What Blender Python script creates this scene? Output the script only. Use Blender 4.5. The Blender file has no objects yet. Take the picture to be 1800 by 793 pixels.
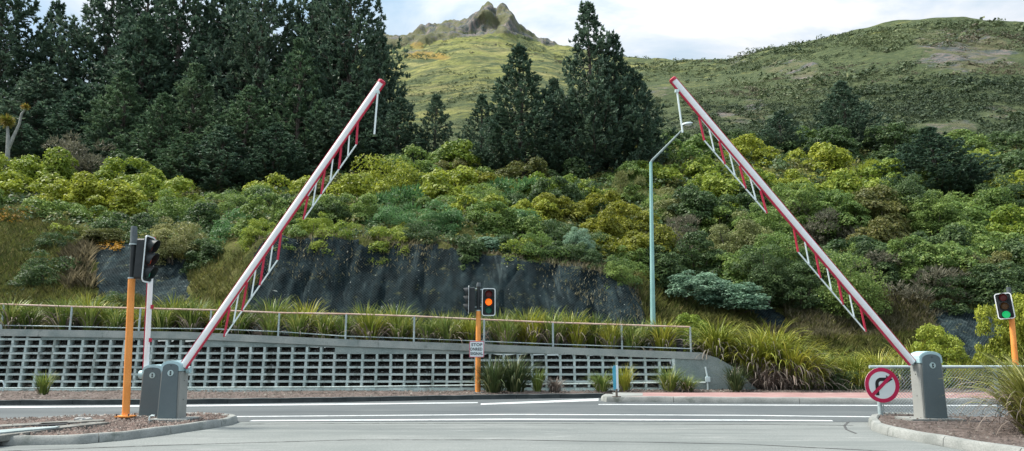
import bpy, math, random
import numpy as np
from mathutils import Vector, Matrix

# ------------------------------------------------------------------ camera, world, sun, exposure
S = bpy.context.scene
COL = S.collection
R = math.radians
F = 1300.0                      # focal length in photograph pixels (1800 wide)
EYE = 1.25
PITCH = math.atan(223.5 / F)
cam = bpy.data.cameras.new("camera"); cam.sensor_width = 36; cam.lens = F / 1800 * 36
cam.clip_start = 0.1; cam.clip_end = 5000
camo = bpy.data.objects.new("camera", cam); COL.objects.link(camo)
camo.location = (0, 0, EYE); camo.rotation_euler = (R(90) + PITCH, 0, 0)
S.camera = camo

SUN_EL, SUN_AZ = 56.0, -80.0    # azimuth from +Y towards +X
W = bpy.data.worlds.new("World"); S.world = W; W.use_nodes = True
nt = W.node_tree; nt.nodes.clear()
def wn(t, **k):
    n = nt.nodes.new(t)
    for a, b in k.items(): setattr(n, a, b)
    return n
sky = wn('ShaderNodeTexSky', sky_type='NISHITA', sun_disc=False)
sky.sun_elevation = R(SUN_EL); sky.sun_rotation = R(SUN_AZ); sky.air_density = 1.0; sky.dust_density = 2.0
b1 = wn('ShaderNodeBackground'); b1.inputs[1].default_value = 0.12
b2 = wn('ShaderNodeBackground'); b2.inputs[1].default_value = 1.05
tc = wn('ShaderNodeTexCoord'); mp = wn('ShaderNodeMapping'); mp.inputs['Scale'].default_value = (1.0, 1.0, 2.6)
mp.inputs['Location'].default_value = (0.35, 0.2, 0.1)
n1 = wn('ShaderNodeTexNoise'); n1.inputs['Scale'].default_value = 2.3; n1.inputs['Detail'].default_value = 9; n1.inputs['Roughness'].default_value = .56; n1.inputs['Distortion'].default_value = .5
r1 = wn('ShaderNodeValToRGB'); r1.color_ramp.elements[0].position = .36; r1.color_ramp.elements[1].position = .60
r1.color_ramp.elements[0].color = (.48, .48, .48, 1)
r2 = wn('ShaderNodeValToRGB'); r2.color_ramp.elements[0].position = .42; r2.color_ramp.elements[1].position = .58
r2.color_ramp.elements[0].color = (.42, .60, .69, 1); r2.color_ramp.elements[1].color = (.86, .88, .92, 1)
mx = wn('ShaderNodeMixShader'); out = wn('ShaderNodeOutputWorld')
L = nt.links.new
L(tc.outputs['Generated'], mp.inputs[0]); L(mp.outputs[0], n1.inputs['Vector'])
L(n1.outputs[0], r1.inputs[0]); L(n1.outputs[0], r2.inputs[0]); L(r2.outputs[0], b2.inputs[0])
sx = wn('ShaderNodeSeparateXYZ'); L(tc.outputs['Generated'], sx.inputs[0])
zr = wn('ShaderNodeMapRange'); zr.inputs[1].default_value = .25; zr.inputs[2].default_value = .85; zr.inputs[3].default_value = .43; zr.inputs[4].default_value = 1.35
L(sx.outputs['Z'], zr.inputs[0]); L(zr.outputs[0], b2.inputs[1])
L(sky.outputs[0], b1.inputs[0]); L(r1.outputs[0], mx.inputs[0]); L(b1.outputs[0], mx.inputs[1]); L(b2.outputs[0], mx.inputs[2])
L(mx.outputs[0], out.inputs[0])

sl = bpy.data.lights.new("sun", 'SUN'); sl.energy = 3.6; sl.angle = R(8); sl.color = (1, .95, .86)
so = bpy.data.objects.new("sun", sl); COL.objects.link(so)
sd = Vector((math.sin(R(SUN_AZ)) * math.cos(R(SUN_EL)), math.cos(R(SUN_AZ)) * math.cos(R(SUN_EL)), math.sin(R(SUN_EL))))
so.rotation_euler = sd.to_track_quat('Z', 'Y').to_euler()
S.view_settings.view_transform = 'Standard'; S.view_settings.look = 'None'
S.view_settings.gamma = 1; S.view_settings.exposure = 0.9
S.cycles.max_bounces = 6; S.cycles.diffuse_bounces = 3; S.cycles.transmission_bounces = 3; S.cycles.glossy_bounces = 2
S.cycles.use_denoising = True

rng = np.random.default_rng(7); random.seed(7)
cT, sT = math.cos(PITCH), math.sin(PITCH)
def ray(px, py):
    u = (px - 900) / F; v = (396.5 - py) / F
    return u, cT - v * sT, sT + v * cT
def P(px, py, Y):
    u, dy, dz = ray(px, py); t = Y / dy
    return Vector((u * t, Y, EYE + dz * t))
def G(px, py, z=0.0):
    u, dy, dz = ray(px, py); t = (z - EYE) / dz
    return Vector((u * t, dy * t, z))
def tanE(py): u, dy, dz = ray(900, py); return dz / dy

# ------------------------------------------------------------------ helpers
def tag(o, label=None, cat=None, group=None, kind=None):
    if label: o['label'] = label
    if cat: o['category'] = cat
    if group: o['group'] = group
    if kind: o['kind'] = kind
    return o
def empty(name, loc, label, cat, group=None, rot=(0, 0, 0)):
    o = bpy.data.objects.new(name, None); COL.objects.link(o); o.location = loc; o.rotation_euler = rot
    o.empty_display_size = .2
    return tag(o, label, cat, group)
def copy_tree(o, parent=None):
    c = o.copy(); COL.objects.link(c)
    if parent is not None: c.parent = parent
    for ch in o.children: copy_tree(ch, c)
    return c
def fastmesh(name, V, faces):
    """V (n,3) array, faces (m,k) int array with constant k"""
    me = bpy.data.meshes.new(name)
    V = np.asarray(V, dtype=np.float32); faces = np.asarray(faces, dtype=np.int32); m, k = faces.shape
    me.vertices.add(len(V)); me.vertices.foreach_set('co', V.ravel())
    me.loops.add(m * k); me.loops.foreach_set('vertex_index', faces.ravel())
    me.polygons.add(m); me.polygons.foreach_set('loop_start', np.arange(0, m * k, k, dtype=np.int32))
    me.update(calc_edges=True); me.validate()
    return me
def mobj(name, me, mat, parent=None, loc=None):
    o = bpy.data.objects.new(name, me); COL.objects.link(o)
    if mat is not None:
        if len(me.materials) == 0: me.materials.append(mat)
    if parent is not None: o.parent = parent
    if loc is not None: o.location = loc
    return o

class MB:
    def __init__(s): s.v = []; s.f = []
    def add(s, vs, fs):
        n = len(s.v); s.v += [tuple(x) for x in vs]; s.f += [tuple(i + n for i in f) for f in fs]; return s
    def box(s, c, d, M=None):
        x, y, z = d[0] / 2, d[1] / 2, d[2] / 2
        vs = [Vector((a * x, b * y, e * z)) for e in (-1, 1) for b in (-1, 1) for a in (-1, 1)]
        if M is not None: vs = [M @ q for q in vs]
        c = Vector(c); vs = [q + c for q in vs]
        return s.add(vs, [(0, 2, 3, 1), (4, 5, 7, 6), (0, 1, 5, 4), (2, 6, 7, 3), (0, 4, 6, 2), (1, 3, 7, 5)])
    def tube(s, pts, rad, n=8, cap=True, flat=None):
        pts = [Vector(p) for p in pts]
        if not isinstance(rad, (list, tuple)): rad = [rad] * len(pts)
        rings = []
        up0 = None
        for i, p in enumerate(pts):
            a = pts[max(i - 1, 0)]; b = pts[min(i + 1, len(pts) - 1)]
            d = (b - a).normalized()
            if up0 is None:
                ref = Vector((0, 1, 0)) if abs(d.y) < .9 else Vector((1, 0, 0))
                s1 = d.cross(ref).normalized()
            else:
                s1 = (up0 - d * up0.dot(d)).normalized()
            up0 = s1; s2 = d.cross(s1)
            k2 = flat if flat else 1
            rings.append([p + (s1 * math.cos(2 * math.pi * j / n) + s2 * (k2 * math.sin(2 * math.pi * j / n))) * rad[i] for j in range(n)])
        vs = [q for r in rings for q in r]; fs = []
        for i in range(len(rings) - 1):
            for j in range(n):
                k = (j + 1) % n
                fs.append((i * n + j, i * n + k, (i + 1) * n + k, (i + 1) * n + j))
        if cap:
            fs.append(tuple(range(n - 1, -1, -1))); fs.append(tuple((len(rings) - 1) * n + j for j in range(n)))
        return s.add(vs, fs)
    def prism(s, poly, thick, M):
        """poly (x,z) list ccw, extruded along local y from 0 to thick, then transformed by M"""
        n = len(poly)
        vs = [M @ Vector((x, 0, z)) for x, z in poly] + [M @ Vector((x, thick, z)) for x, z in poly]
        fs = [tuple(range(n)), tuple(range(2 * n - 1, n - 1, -1))] + [(i, i + n, (i + 1) % n + n, (i + 1) % n) for i in range(n)]
        return s.add(vs, fs)
    def ring(s, o_, i_, thick, M):
        n = len(o_)
        vs = [M @ Vector((x, 0, z)) for x, z in o_] + [M @ Vector((x, 0, z)) for x, z in i_] + \
             [M @ Vector((x, thick, z)) for x, z in o_] + [M @ Vector((x, thick, z)) for x, z in i_]
        fs = []
        for a in range(n):
            b = (a + 1) % n
            fs += [(a, b, b + n, a + n), (a + 2 * n, a + 3 * n, b + 3 * n, b + 2 * n), (a, a + 2 * n, b + 2 * n, b), (a + n, b + n, b + 3 * n, a + 3 * n)]
        return s.add(vs, fs)
    def build(s, name, mat, parent=None, smooth=False, bevel=0, loc=None):
        me = bpy.data.meshes.new(name); me.from_pydata([tuple(q) for q in s.v], [], s.f); me.update()
        import bmesh
        bm = bmesh.new(); bm.from_mesh(me); bmesh.ops.recalc_face_normals(bm, faces=bm.faces)
        if bevel: bmesh.ops.bevel(bm, geom=[e for e in bm.edges if len(e.link_faces) == 2 and e.calc_face_angle(0) > .5], offset=bevel, segments=2, affect='EDGES', clamp_overlap=True)
        bm.to_mesh(me); bm.free()
        if smooth:
            for p in me.polygons: p.use_smooth = True
            me.set_sharp_from_angle(angle=R(40)) if hasattr(me, 'set_sharp_from_angle') else None
        return mobj(name, me, mat, parent, loc)
I4 = Matrix.Identity(4)

def new_mat(name):
    m = bpy.data.materials.new(name); m.use_nodes = True
    return m, m.node_tree, m.node_tree.nodes['Principled BSDF']
def N(t, ty, **k):
    n = t.nodes.new(ty)
    for a, b in k.items():
        if a in n.inputs.keys() if hasattr(n.inputs, 'keys') else False: n.inputs[a].default_value = b
        else: setattr(n, a, b)
    return n
def ramp(t, src, stops):
    r = t.nodes.new('ShaderNodeValToRGB'); e = r.color_ramp.elements
    while len(e) > 1: e.remove(e[-1])
    e[0].position = stops[0][0]; e[0].color = (*stops[0][1], 1)
    for p, c in stops[1:]:
        q = e.new(p); q.color = (*c, 1)
    t.links.new(src, r.inputs[0]); return r.outputs[0]
def noise(t, scale, detail=5, rough=.55, vec=None, dist=0):
    n = t.nodes.new('ShaderNodeTexNoise'); n.inputs['Scale'].default_value = scale; n.inputs['Detail'].default_value = detail
    n.inputs['Roughness'].default_value = rough; n.inputs['Distortion'].default_value = dist
    if vec is None:
        g = t.nodes.new('ShaderNodeNewGeometry'); vec = g.outputs['Position']
    t.links.new(vec, n.inputs['Vector']); return n.outputs[0]
def mixc(t, fac, a, b, mode='MIX'):
    m = t.nodes.new('ShaderNodeMix'); m.data_type = 'RGBA'; m.blend_type = mode
    for sock, v in ((m.inputs[0], fac), (m.inputs[6], a), (m.inputs[7], b)):
        if isinstance(v, (int, float)): sock.default_value = v
        elif isinstance(v, tuple): sock.default_value = (*v, 1) if len(v) == 3 else v
        else: t.links.new(v, sock)
    return m.outputs[2]
def bump(t, b, h, strength, dist):
    n = t.nodes.new('ShaderNodeBump'); n.inputs['Strength'].default_value = strength; n.inputs['Distance'].default_value = dist
    t.links.new(h, n.inputs['Height']); t.links.new(n.outputs[0], b.inputs['Normal'])
def scaled(t, s):
    g = t.nodes.new('ShaderNodeNewGeometry'); m = t.nodes.new('ShaderNodeMapping'); m.inputs['Scale'].default_value = s
    t.links.new(g.outputs['Position'], m.inputs[0]); return m.outputs[0]
def surf(name, c1, c2, scale=3, rough=.8, bs=None, fine=None, metal=0, spec=.4, dirt=None):
    """noise-mixed two-colour surface with optional fine grain, dirt patches and bump"""
    m, t, b = new_mat(name)
    n = noise(t, scale, 6, .6)
    c = ramp(t, n, [(.32, c1), (.68, c2)])
    if fine:
        f = noise(t, fine[0], 3, .7); g = ramp(t, f, [(.3, (1 - fine[1],) * 3), (.7, (1 + fine[1],) * 3)])
        c = mixc(t, 1.0, c, g, 'MULTIPLY')
    if dirt:
        d = noise(t, dirt[0], 8, .65, vec=scaled(t, dirt[3]) if len(dirt) > 3 else None)
        dm = ramp(t, d, [(dirt[1], (0, 0, 0)), (dirt[1] + .12, (1, 1, 1))])
        c = mixc(t, dm, c, dirt[2])
    t.links.new(c, b.inputs['Base Color'])
    b.inputs['Roughness'].default_value = rough; b.inputs['Metallic'].default_value = metal; b.inputs['Specular IOR Level'].default_value = spec
    if bs: bump(t, b, noise(t, bs[0], 6, .65), bs[1], bs[2])
    return m
def blockvar(m, amt=.25):
    t = m.node_tree; b = t.nodes['Principled BSDF']; l = b.inputs['Base Color'].links[0]; src = l.from_socket
    g = t.nodes.new('ShaderNodeNewGeometry')
    c = mixc(t, 1.0, src, ramp(t, g.outputs['Random Per Island'], [(0, (1 - amt,) * 3), (.5, (1, 1, 1)), (1, (1 + amt * .6,) * 3)]), 'MULTIPLY')
    c = mixc(t, ramp(t, noise(t, 1.2, 7, .7, vec=scaled(t, (2.5, 1, .7))), [(.53, (0, 0, 0)), (.63, (.75, .75, .75))]), c, (.13, .155, .13))
    t.links.new(c, b.inputs['Base Color'])
def leafmat(name, c1, c2, c3=None, scale=1.2, rough=.55, trans=.38):
    """c1..c2 along world noise, +- random per leaf, young tips c3"""
    m, t, b = new_mat(name)
    g = t.nodes.new('ShaderNodeNewGeometry')
    c = ramp(t, noise(t, scale, 3, .6), [(.35, c1), (.65, c2)])
    if c3: c = mixc(t, ramp(t, g.outputs['Random Per Island'], [(.72, (0, 0, 0)), (.95, (.8, .8, .8))]), c, c3)
    m2 = t.nodes.new('ShaderNodeMath'); m2.operation = 'MULTIPLY'; m2.inputs[1].default_value = 7.31
    fr = t.nodes.new('ShaderNodeMath'); fr.operation = 'FRACT'
    t.links.new(g.outputs['Random Per Island'], m2.inputs[0]); t.links.new(m2.outputs[0], fr.inputs[0])
    c = mixc(t, 1.0, c, ramp(t, fr.outputs[0], [(0, (.68, .70, .68)), (1, (1.3, 1.28, 1.26))]), 'MULTIPLY')
    oi = t.nodes.new('ShaderNodeObjectInfo')
    c = mixc(t, 1.0, c, ramp(t, oi.outputs['Random'], [(0, (.82, .88, .85)), (1, (1.15, 1.1, 1.1))]), 'MULTIPLY')
    t.links.new(c, b.inputs['Base Color']); b.inputs['Roughness'].default_value = rough; b.inputs['Specular IOR Level'].default_value = .3
    tr = t.nodes.new('ShaderNodeBsdfTranslucent'); t.links.new(c, tr.inputs[0])
    ms = t.nodes.new('ShaderNodeMixShader'); ms.inputs[0].default_value = trans
    o = t.nodes['Material Output']; t.links.new(b.outputs[0], ms.inputs[1]); t.links.new(tr.outputs[0], ms.inputs[2]); t.links.new(ms.outputs[0], o.inputs[0])
    return m
def emis(name, col, st, base=(.02, .02, .02)):
    m, t, b = new_mat(name); b.inputs['Base Color'].default_value = (*base, 1)
    b.inputs['Emission Color'].default_value = (*col, 1); b.inputs['Emission Strength'].default_value = st; b.inputs['Roughness'].default_value = .3
    return m

M = {}
M['asphalt'] = surf('asphalt', (0.073, 0.085, 0.090), (0.104, 0.115, 0.117), 0.5, .82, (60, .35, .01), (45, .28))
def streaks(m, col, sc_=(.12, 1.6, 1), lo=.52, hi=.64, a=.5, z=1.0):
    t = m.node_tree; b = t.nodes['Principled BSDF']; src = b.inputs['Base Color'].links[0].from_socket
    c = mixc(t, ramp(t, noise(t, z, 8, .7, vec=scaled(t, sc_), dist=.3), [(lo, (0, 0, 0)), (hi, (a, a, a))]), src, col)
    t.links.new(c, b.inputs['Base Color'])
M['apron'] = surf('apron_asphalt', (0.139, 0.155, 0.149), (0.194, 0.206, 0.198), 0.35, .85, (50, .4, .012), (38, .30), dirt=(.5, .52, (.135, .15, .145), (.3, 2.6, 1)))
streaks(M['apron'], (.095, .105, .105)); streaks(M['apron'], (.07, .075, .075), (1, 1.6, 1), .63, .69, .5, 2.6); streaks(M['apron'], (.30, .31, .30), (.5, 2.2, 1), .58, .66, .45, 1.7); streaks(M['asphalt'], (.05, .058, .062), (.04, 1.3, 1), .48, .62, .6)
M['seam'] = surf('tar_seam', (.05, .05, .05), (.09, .09, .09), 5, .6)
M['paint'] = surf('road_paint', (.42, .45, .46), (.56, .58, .58), 2, .6, (60, .3, .01), (30, .12), dirt=(7, .56, (.22, .235, .24)))
M['soil'] = surf('mulch_soil', (.055, .042, .036), (.16, .125, .11), 6, .95, (14, .9, .06), (30, .45))
M['soil_red'] = surf('red_soil', (.09, .055, .045), (.23, .17, .145), 5, .95, (18, .9, .05), (26, .45))
M['kerb'] = surf('kerb_concrete', (0.175, 0.186, 0.175), (0.285, 0.293, 0.277), 2.2, .88, (30, .5, .01), (50, .2), dirt=(2.5, .58, (.12, .135, .12)))
M['kerb_dark'] = surf('dark_kerb', (.05, .062, .065), (.10, .115, .115), 3, .85, (30, .4, .01), (40, .2))
M['path_red'] = surf('red_footpath', (.24, .135, .125), (.32, .20, .185), 1.5, .85, (40, .3, .01), (30, .18), dirt=(1.4, .6, (.36, .33, .30)))
M['conc'] = surf('wall_concrete', (0.176, 0.233, 0.224), (0.299, 0.352, 0.330), 1.3, .88, (18, .5, .015), (35, .2), dirt=(2.2, .57, (.10, .135, .125), (.8, 1, 2.4)))
M['coping'] = surf('coping_concrete', (0.220, 0.264, 0.251), (0.352, 0.378, 0.352), 1.8, .88, (22, .5, .012), (45, .18), dirt=(2.0, .60, (.12, .14, .13), (2, 1, 1)))
M['crib'] = surf('crib_concrete', (0.361, 0.456, 0.437), (0.551, 0.627, 0.603), 1.6, .85, (25, .4, .01), (40, .18), dirt=(3.2, .60, (.16, .20, .19)))
blockvar(M['crib'], .22)
M['fill'] = surf('crib_fill', (.05, .05, .045), (.20, .19, .17), 9, .95, (22, 1, .05), (30, .5))
M['galv'] = surf('galvanised', (.34, .42, .43), (.50, .57, .58), 5, .5, None, (60, .1), metal=.25)
M['rust_rail'] = surf('rusting_rail', (.42, .26, .19), (.52, .42, .36), 3, .7, None, (40, .15))
M['lamp_teal'] = surf('teal_pole', (.24, .46, .44), (.34, .56, .53), 2, .5, None, (30, .08), metal=.1)
M['lamp_grey'] = surf('lamp_arm', (.16, .22, .22), (.26, .33, .33), 4, .5)
M['orange'] = surf('orange_paint', (.72, .25, .045), (.82, .33, .08), 2.5, .5, None, (40, .07), dirt=(7, .66, (.42, .17, .06)))
M['blackpaint'] = surf('black_paint', (.012, .016, .017), (.028, .033, .035), 5, .45)
M['capgrey'] = surf('finial', (.05, .065, .07), (.10, .12, .125), 6, .5)
M['board'] = surf('target_board', (.010, .014, .014), (.018, .022, .022), 3, .6)
M['border'] = surf('reflective_border', (.70, .76, .76), (.80, .84, .84), 5, .5)
M['white'] = surf('boom_white', (.76, .78, .79), (.86, .86, .86), 1.4, .4, None, (20, .05), dirt=(4, .66, (.45, .47, .47)))
M['red'] = surf('boom_red', (.42, .018, .045), (.55, .03, .07), 2.5, .45, None, (30, .1))
M['rodwhite'] = surf('rod_white', (.70, .80, .80), (.80, .86, .85), 3, .45)
M['cab'] = surf('cabinet_grey', (.25, .26, .245), (.30, .305, .285), 3, .65, (160, .25, .004), (120, .16))  # housing colour lightened to stand in for light on the cabinet sides
M['cabdoor'] = surf('cabinet_door', (.10, .135, .145), (.12, .155, .165), 2, .6, (160, .2, .004), (120, .12))
M['cabcap'] = surf('cabinet_cap', (.34, .50, .53), (.42, .58, .61), 3, .5, (120, .2, .003), (90, .08))
M['badge'] = surf('lock_disc', (.38, .52, .52), (.48, .60, .60), 8, .4)
M['signwhite'] = surf('sign_white', (.68, .76, .77), (.76, .82, .83), 3, .45)
M['signred'] = surf('sign_red', (.50, .012, .07), (.56, .02, .09), 3, .45)
M['signblack'] = surf('sign_black', (.01, .01, .012), (.02, .02, .022), 3, .5)
M['signgrey'] = surf('sign_letter_grey', (.045, .06, .075), (.07, .085, .1), 3, .5)
M['pipewhite'] = surf('white_pipe', (.55, .68, .68), (.66, .76, .76), 4, .5)
M['blue'] = surf('blue_marker', (.06, .32, .46), (.10, .42, .55), 3, .5)
M['rock'] = surf('pale_stone', (.22, .23, .23), (.42, .42, .40), 6, .9, (10, .8, .03), (20, .3))
M['bark'] = surf('bark', (.07, .055, .045), (.16, .14, .12), 5, .9, (20, .8, .02), (30, .3))
M['palebark'] = surf('pale_bark', (.20, .21, .20), (.34, .34, .32), 5, .9, (20, .6, .02), (30, .3))
M['lens_red_off'] = emis('lens_red_off', (.3, .01, .0), .03, (.10, .012, .01))
M['lens_amber_off'] = emis('lens_amber_off', (.3, .1, .0), .02, (.10, .05, .01))
M['lens_green_off'] = emis('lens_green_off', (.0, .2, .15), .05, (.01, .09, .06))
M['lens_amber_on'] = emis('lens_amber_on', (1, .13, .005), .75, (.5, .15, .01))
M['lens_green_on'] = emis('lens_green_on', (.02, 1, .30), .24, (.01, .12, .05))
M['lens_red_dim'] = emis('lens_red_dim', (1, .1, .03), .06, (.2, .03, .01))
M['lens_green_dim'] = emis('lens_green_dim', (.05, .6, .4), .06, (.02, .2, .12))

# foliage
M['yel'] = leafmat('leaf_yellow_green', (0.159, 0.213, 0.027), (0.329, 0.372, 0.043), (0.451, 0.476, 0.073), .9)
M['yeldk'] = leafmat('leaf_golden_olive', (.115, .140, .018), (.235, .255, .030), (.32, .32, .05), .9)
M['ygrn'] = leafmat('leaf_fresh_green', (0.132, 0.211, 0.031), (0.277, 0.342, 0.048), (0.376, 0.420, 0.066), .9)
M['grn'] = leafmat('leaf_mid_green', (0.084, 0.153, 0.039), (0.194, 0.286, 0.069), (0.273, 0.347, 0.099), 1.1)
M['blu'] = leafmat('leaf_blue_green', (0.055, 0.131, 0.044), (0.124, 0.255, 0.091), (0.207, 0.345, 0.138), 1.0)
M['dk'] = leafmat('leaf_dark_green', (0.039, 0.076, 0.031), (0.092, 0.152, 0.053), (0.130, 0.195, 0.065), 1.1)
M['olive'] = leafmat('leaf_olive', (0.083, 0.100, 0.030), (0.175, 0.184, 0.056), (0.250, 0.233, 0.083), 1.0)
M['pale'] = leafmat('leaf_pale_olive', (0.132, 0.155, 0.053), (0.256, 0.271, 0.101), (0.373, 0.373, 0.186), 1.0)
M['silver'] = leafmat('leaf_silver_green', (0.117, 0.214, 0.147), (0.244, 0.381, 0.264), (0.390, 0.526, 0.390), 2.0)
M['gry'] = leafmat('leaf_grey_brown', (0.081, 0.084, 0.059), (0.178, 0.171, 0.122), (0.238, 0.223, 0.164), 1.0)
M['pine'] = leafmat('pine_needles', (0.049, 0.091, 0.065), (0.101, 0.162, 0.110), (0.162, 0.235, 0.145), .5, .6, .25)
M['pine2'] = leafmat('pine_needles_fresh', (0.059, 0.110, 0.065), (0.126, 0.203, 0.110), (0.194, 0.268, 0.145), .5, .6, .25)
M['flax_y'] = leafmat('flax_yellow', (.145, .190, .026), (.29, .30, .040), (.44, .40, .09), 1.6, .45, .25)
M['flax_g'] = leafmat('flax_green', (0.081, 0.137, 0.032), (0.201, 0.258, 0.055), (0.386, 0.386, 0.129), 1.6, .45, .25)
M['flax_d'] = leafmat('flax_dark', (0.036, 0.065, 0.026), (0.085, 0.117, 0.044), (0.156, 0.169, 0.078), 1.6, .45, .25)
M['flax_near'] = leafmat('flax_near', (0.114, 0.138, 0.036), (0.228, 0.234, 0.054), (0.396, 0.372, 0.156), 1.6, .45, .25)
M['flax_dead'] = leafmat('flax_dead', (0.12, 0.102, 0.084), (0.228, 0.192, 0.168), (0.3, 0.24, 0.204), 1.6, .7, .15)
M['cabbage'] = leafmat('cabbage_tree_leaf', (.17, .19, .03), (.30, .24, .05), (.40, .24, .08), 1.6, .5, .25)
M['grass'] = leafmat('bank_grass', (.080, .105, .030), (.165, .175, .052), (.24, .21, .10), .35, .7, .3)
M['drygrass'] = leafmat('dry_grass', (0.136, 0.120, 0.072), (0.240, 0.216, 0.136), (0.288, 0.256, 0.176), 1.2, .7, .3)
M['orangeflower'] = leafmat('orange_flowers', (.30, .15, .01), (.45, .24, .015), (.5, .3, .02), 1.2, .6, .2)
M['scrub'] = leafmat('hill_scrub', (0.049, 0.080, 0.041), (0.118, 0.152, 0.068), (0.172, 0.190, 0.095), .03, .7, .15)
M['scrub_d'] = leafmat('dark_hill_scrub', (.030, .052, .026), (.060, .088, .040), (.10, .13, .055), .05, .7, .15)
M['scrub_b'] = leafmat('hill_scrub_brown', (0.080, 0.074, 0.050), (0.147, 0.134, 0.086), (0.134, 0.134, 0.080), .03, .7, .15)

# ------------------------------------------------------------------ terrain
def vnoise(x, y, seed=0):
    xi = np.floor(x).astype(np.int64); yi = np.floor(y).astype(np.int64); fx = x - xi; fy = y - yi
    def h(a, b):
        n = (a * 374761393 + b * 668265263 + seed * 974711) & 0x7fffffff
        n = ((n ^ (n >> 13)) * 1274126177) & 0x7fffffff
        return ((n ^ (n >> 16)) & 0xffff) / 65535.0
    sx = fx * fx * (3 - 2 * fx); sy = fy * fy * (3 - 2 * fy)
    a = h(xi, yi) * (1 - sx) + h(xi + 1, yi) * sx; b = h(xi, yi + 1) * (1 - sx) + h(xi + 1, yi + 1) * sx
    return a * (1 - sy) + b * sy
def fbm(x, y, oct=5, seed=0):
    s = 0; a = .5
    for i in range(oct): s = s + a * (vnoise(x * 2 ** i, y * 2 ** i, seed + i) - .5); a *= .5
    return s * 2

WALL_Y = 22.5
WT = [(-700, 560), (0, 578), (320, 583), (600, 596), (900, 607), (1190, 618), (1238, 620)]
def wall_top_py(px): return float(np.interp(px, [a for a, b in WT], [b for a, b in WT]))
# near bank: pixel rows the ground reaches at each distance, column by column
COLS = [-900, -300, 0, 110, 200, 330, 400, 455, 620, 800, 960, 1060, 1130, 1170, 1240, 1300, 1400, 1500, 1640, 1740, 1800, 2300, 2900]
NEAR = {
 25.5: [590, 588, 586, 586, 586, 586, 586, 588, 592, 598, 603, 607, 609, 611, 625, 645, 655, 657, 655, 652, 652, 652, 652],
 27.3: [520, 520, 528, 532, 530, 510, 490, 425, 420, 436, 454, 476, 528, 570, 575, 580, 600, 605, 600, 590, 590, 590, 590],
 31.0: [430, 440, 448, 455, 440, 440, 420, 400, 396, 405, 420, 440, 470, 500, 505, 510, 525, 525, 505, 500, 500, 500, 500],
 36.0: [370, 372, 376, 385, 400, 405, 400, 385, 375, 378, 388, 398, 410, 425, 440, 445, 460, 455, 450, 445, 440, 440, 440],
 43.0: [335, 335, 338, 342, 350, 360, 360, 350, 345, 345, 350, 352, 355, 360, 370, 375, 385, 385, 385, 380, 375, 370, 370],
 51.0: [300, 300, 302, 305, 308, 312, 315, 315, 312, 308, 308, 306, 300, 295, 292, 292, 300, 305, 310, 305, 300, 300, 300],
 62.0: [270, 270, 270, 272, 276, 280, 284, 285, 282, 278, 275, 270, 262, 256, 250, 248, 255, 262, 268, 262, 258, 255, 255],
}
YS = [22.72, 24.4] + sorted(NEAR)
def row_near(Y):
    """U -> z for a control distance"""
    if Y in NEAR:
        U = []; Z = []
        for px, py in zip(COLS, NEAR[Y]):
            u, dy, dz = ray(px, py); U.append(u / dy); Z.append(EYE + Y * dz / dy)
        return np.array(U), np.array(Z)
    U = []; Z = []
    for px in [-900, 0, 320, 600, 900, 1190, 1238, 1262, 1300, 1330, 2900]:
        py = wall_top_py(px); u, dy, dz = ray(px, py); z = EYE + WALL_Y * dz / dy - .05
        if px > 1240: z = {1262: 1.02, 1300: .5, 1330: .1, 2900: .1}[px]
        if Y > 24: z = max(z + .02, .38 if px > 1300 else z + .02)
        U.append(u / dy); Z.append(z)
    return np.array(U), np.array(Z)
ROWS = [row_near(Y) for Y in YS]
def z_near(X, Y):
    X = np.asarray(X, float); Y = np.asarray(Y, float); U = X / Y
    zs = np.stack([np.interp(U, r[0], r[1]) for r in ROWS])
    idx = np.clip(np.searchsorted(YS, Y) - 1, 0, len(YS) - 2); ya = np.array(YS)
    t = np.clip((Y - ya[idx]) / (ya[idx + 1] - ya[idx]), 0, 1.0)
    z0 = np.take_along_axis(zs, idx[None], 0)[0]; z1 = np.take_along_axis(zs, idx[None] + 1, 0)[0]
    z = z0 * (1 - t) + z1 * t
    amp = np.clip((Y - 23.2) / 3, 0, 1)
    return z + amp * (.55 * fbm(X * .35, Y * .35, 4, 3) + .22 * fbm(X * 1.6, Y * 1.6, 3, 9))
def zg(X, Y): return float(z_near(np.array([X]), np.array([Y]))[0])

# black netted cut: outline in pixels -> mask on the bank
CUT = [(425, 560), (445, 470), (470, 425), (520, 412), (620, 420), (720, 428), (800, 434), (880, 442), (960, 452), (1030, 462), (1075, 476), (1105, 500), (1130, 530), (1150, 572), (1150, 640), (425, 640)]
PATCH = [[(165, 520), (160, 440), (200, 425), (250, 430), (330, 470), (345, 530), (300, 545), (230, 520)],
         [(1255, 505), (1290, 497), (1330, 520), (1385, 555), (1395, 590), (1350, 585), (1300, 545), (1262, 530)],
         [(1630, 545), (1690, 538), (1760, 548), (1800, 600), (1800, 650), (1700, 650), (1650, 600)],
         [(1165, 500), (1200, 490), (1260, 505), (1240, 520), (1180, 518)]]
def inpoly(px, py, poly):
    c = np.zeros(px.shape, bool); n = len(poly)
    for i in range(n):
        x1, y1 = poly[i]; x2, y2 = poly[(i + 1) % n]
        if y1 == y2: continue
        k = ((y1 > py) != (y2 > py)) & (px < (x2 - x1) * (py - y1) / (y2 - y1) + x1); c ^= k
    return c
def proj(X, Y, Z):
    dz = Z - EYE; fwd = Y * cT + dz * sT; up = -Y * sT + dz * cT
    return 900 + F * X / fwd, 396.5 - F * up / fwd

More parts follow.
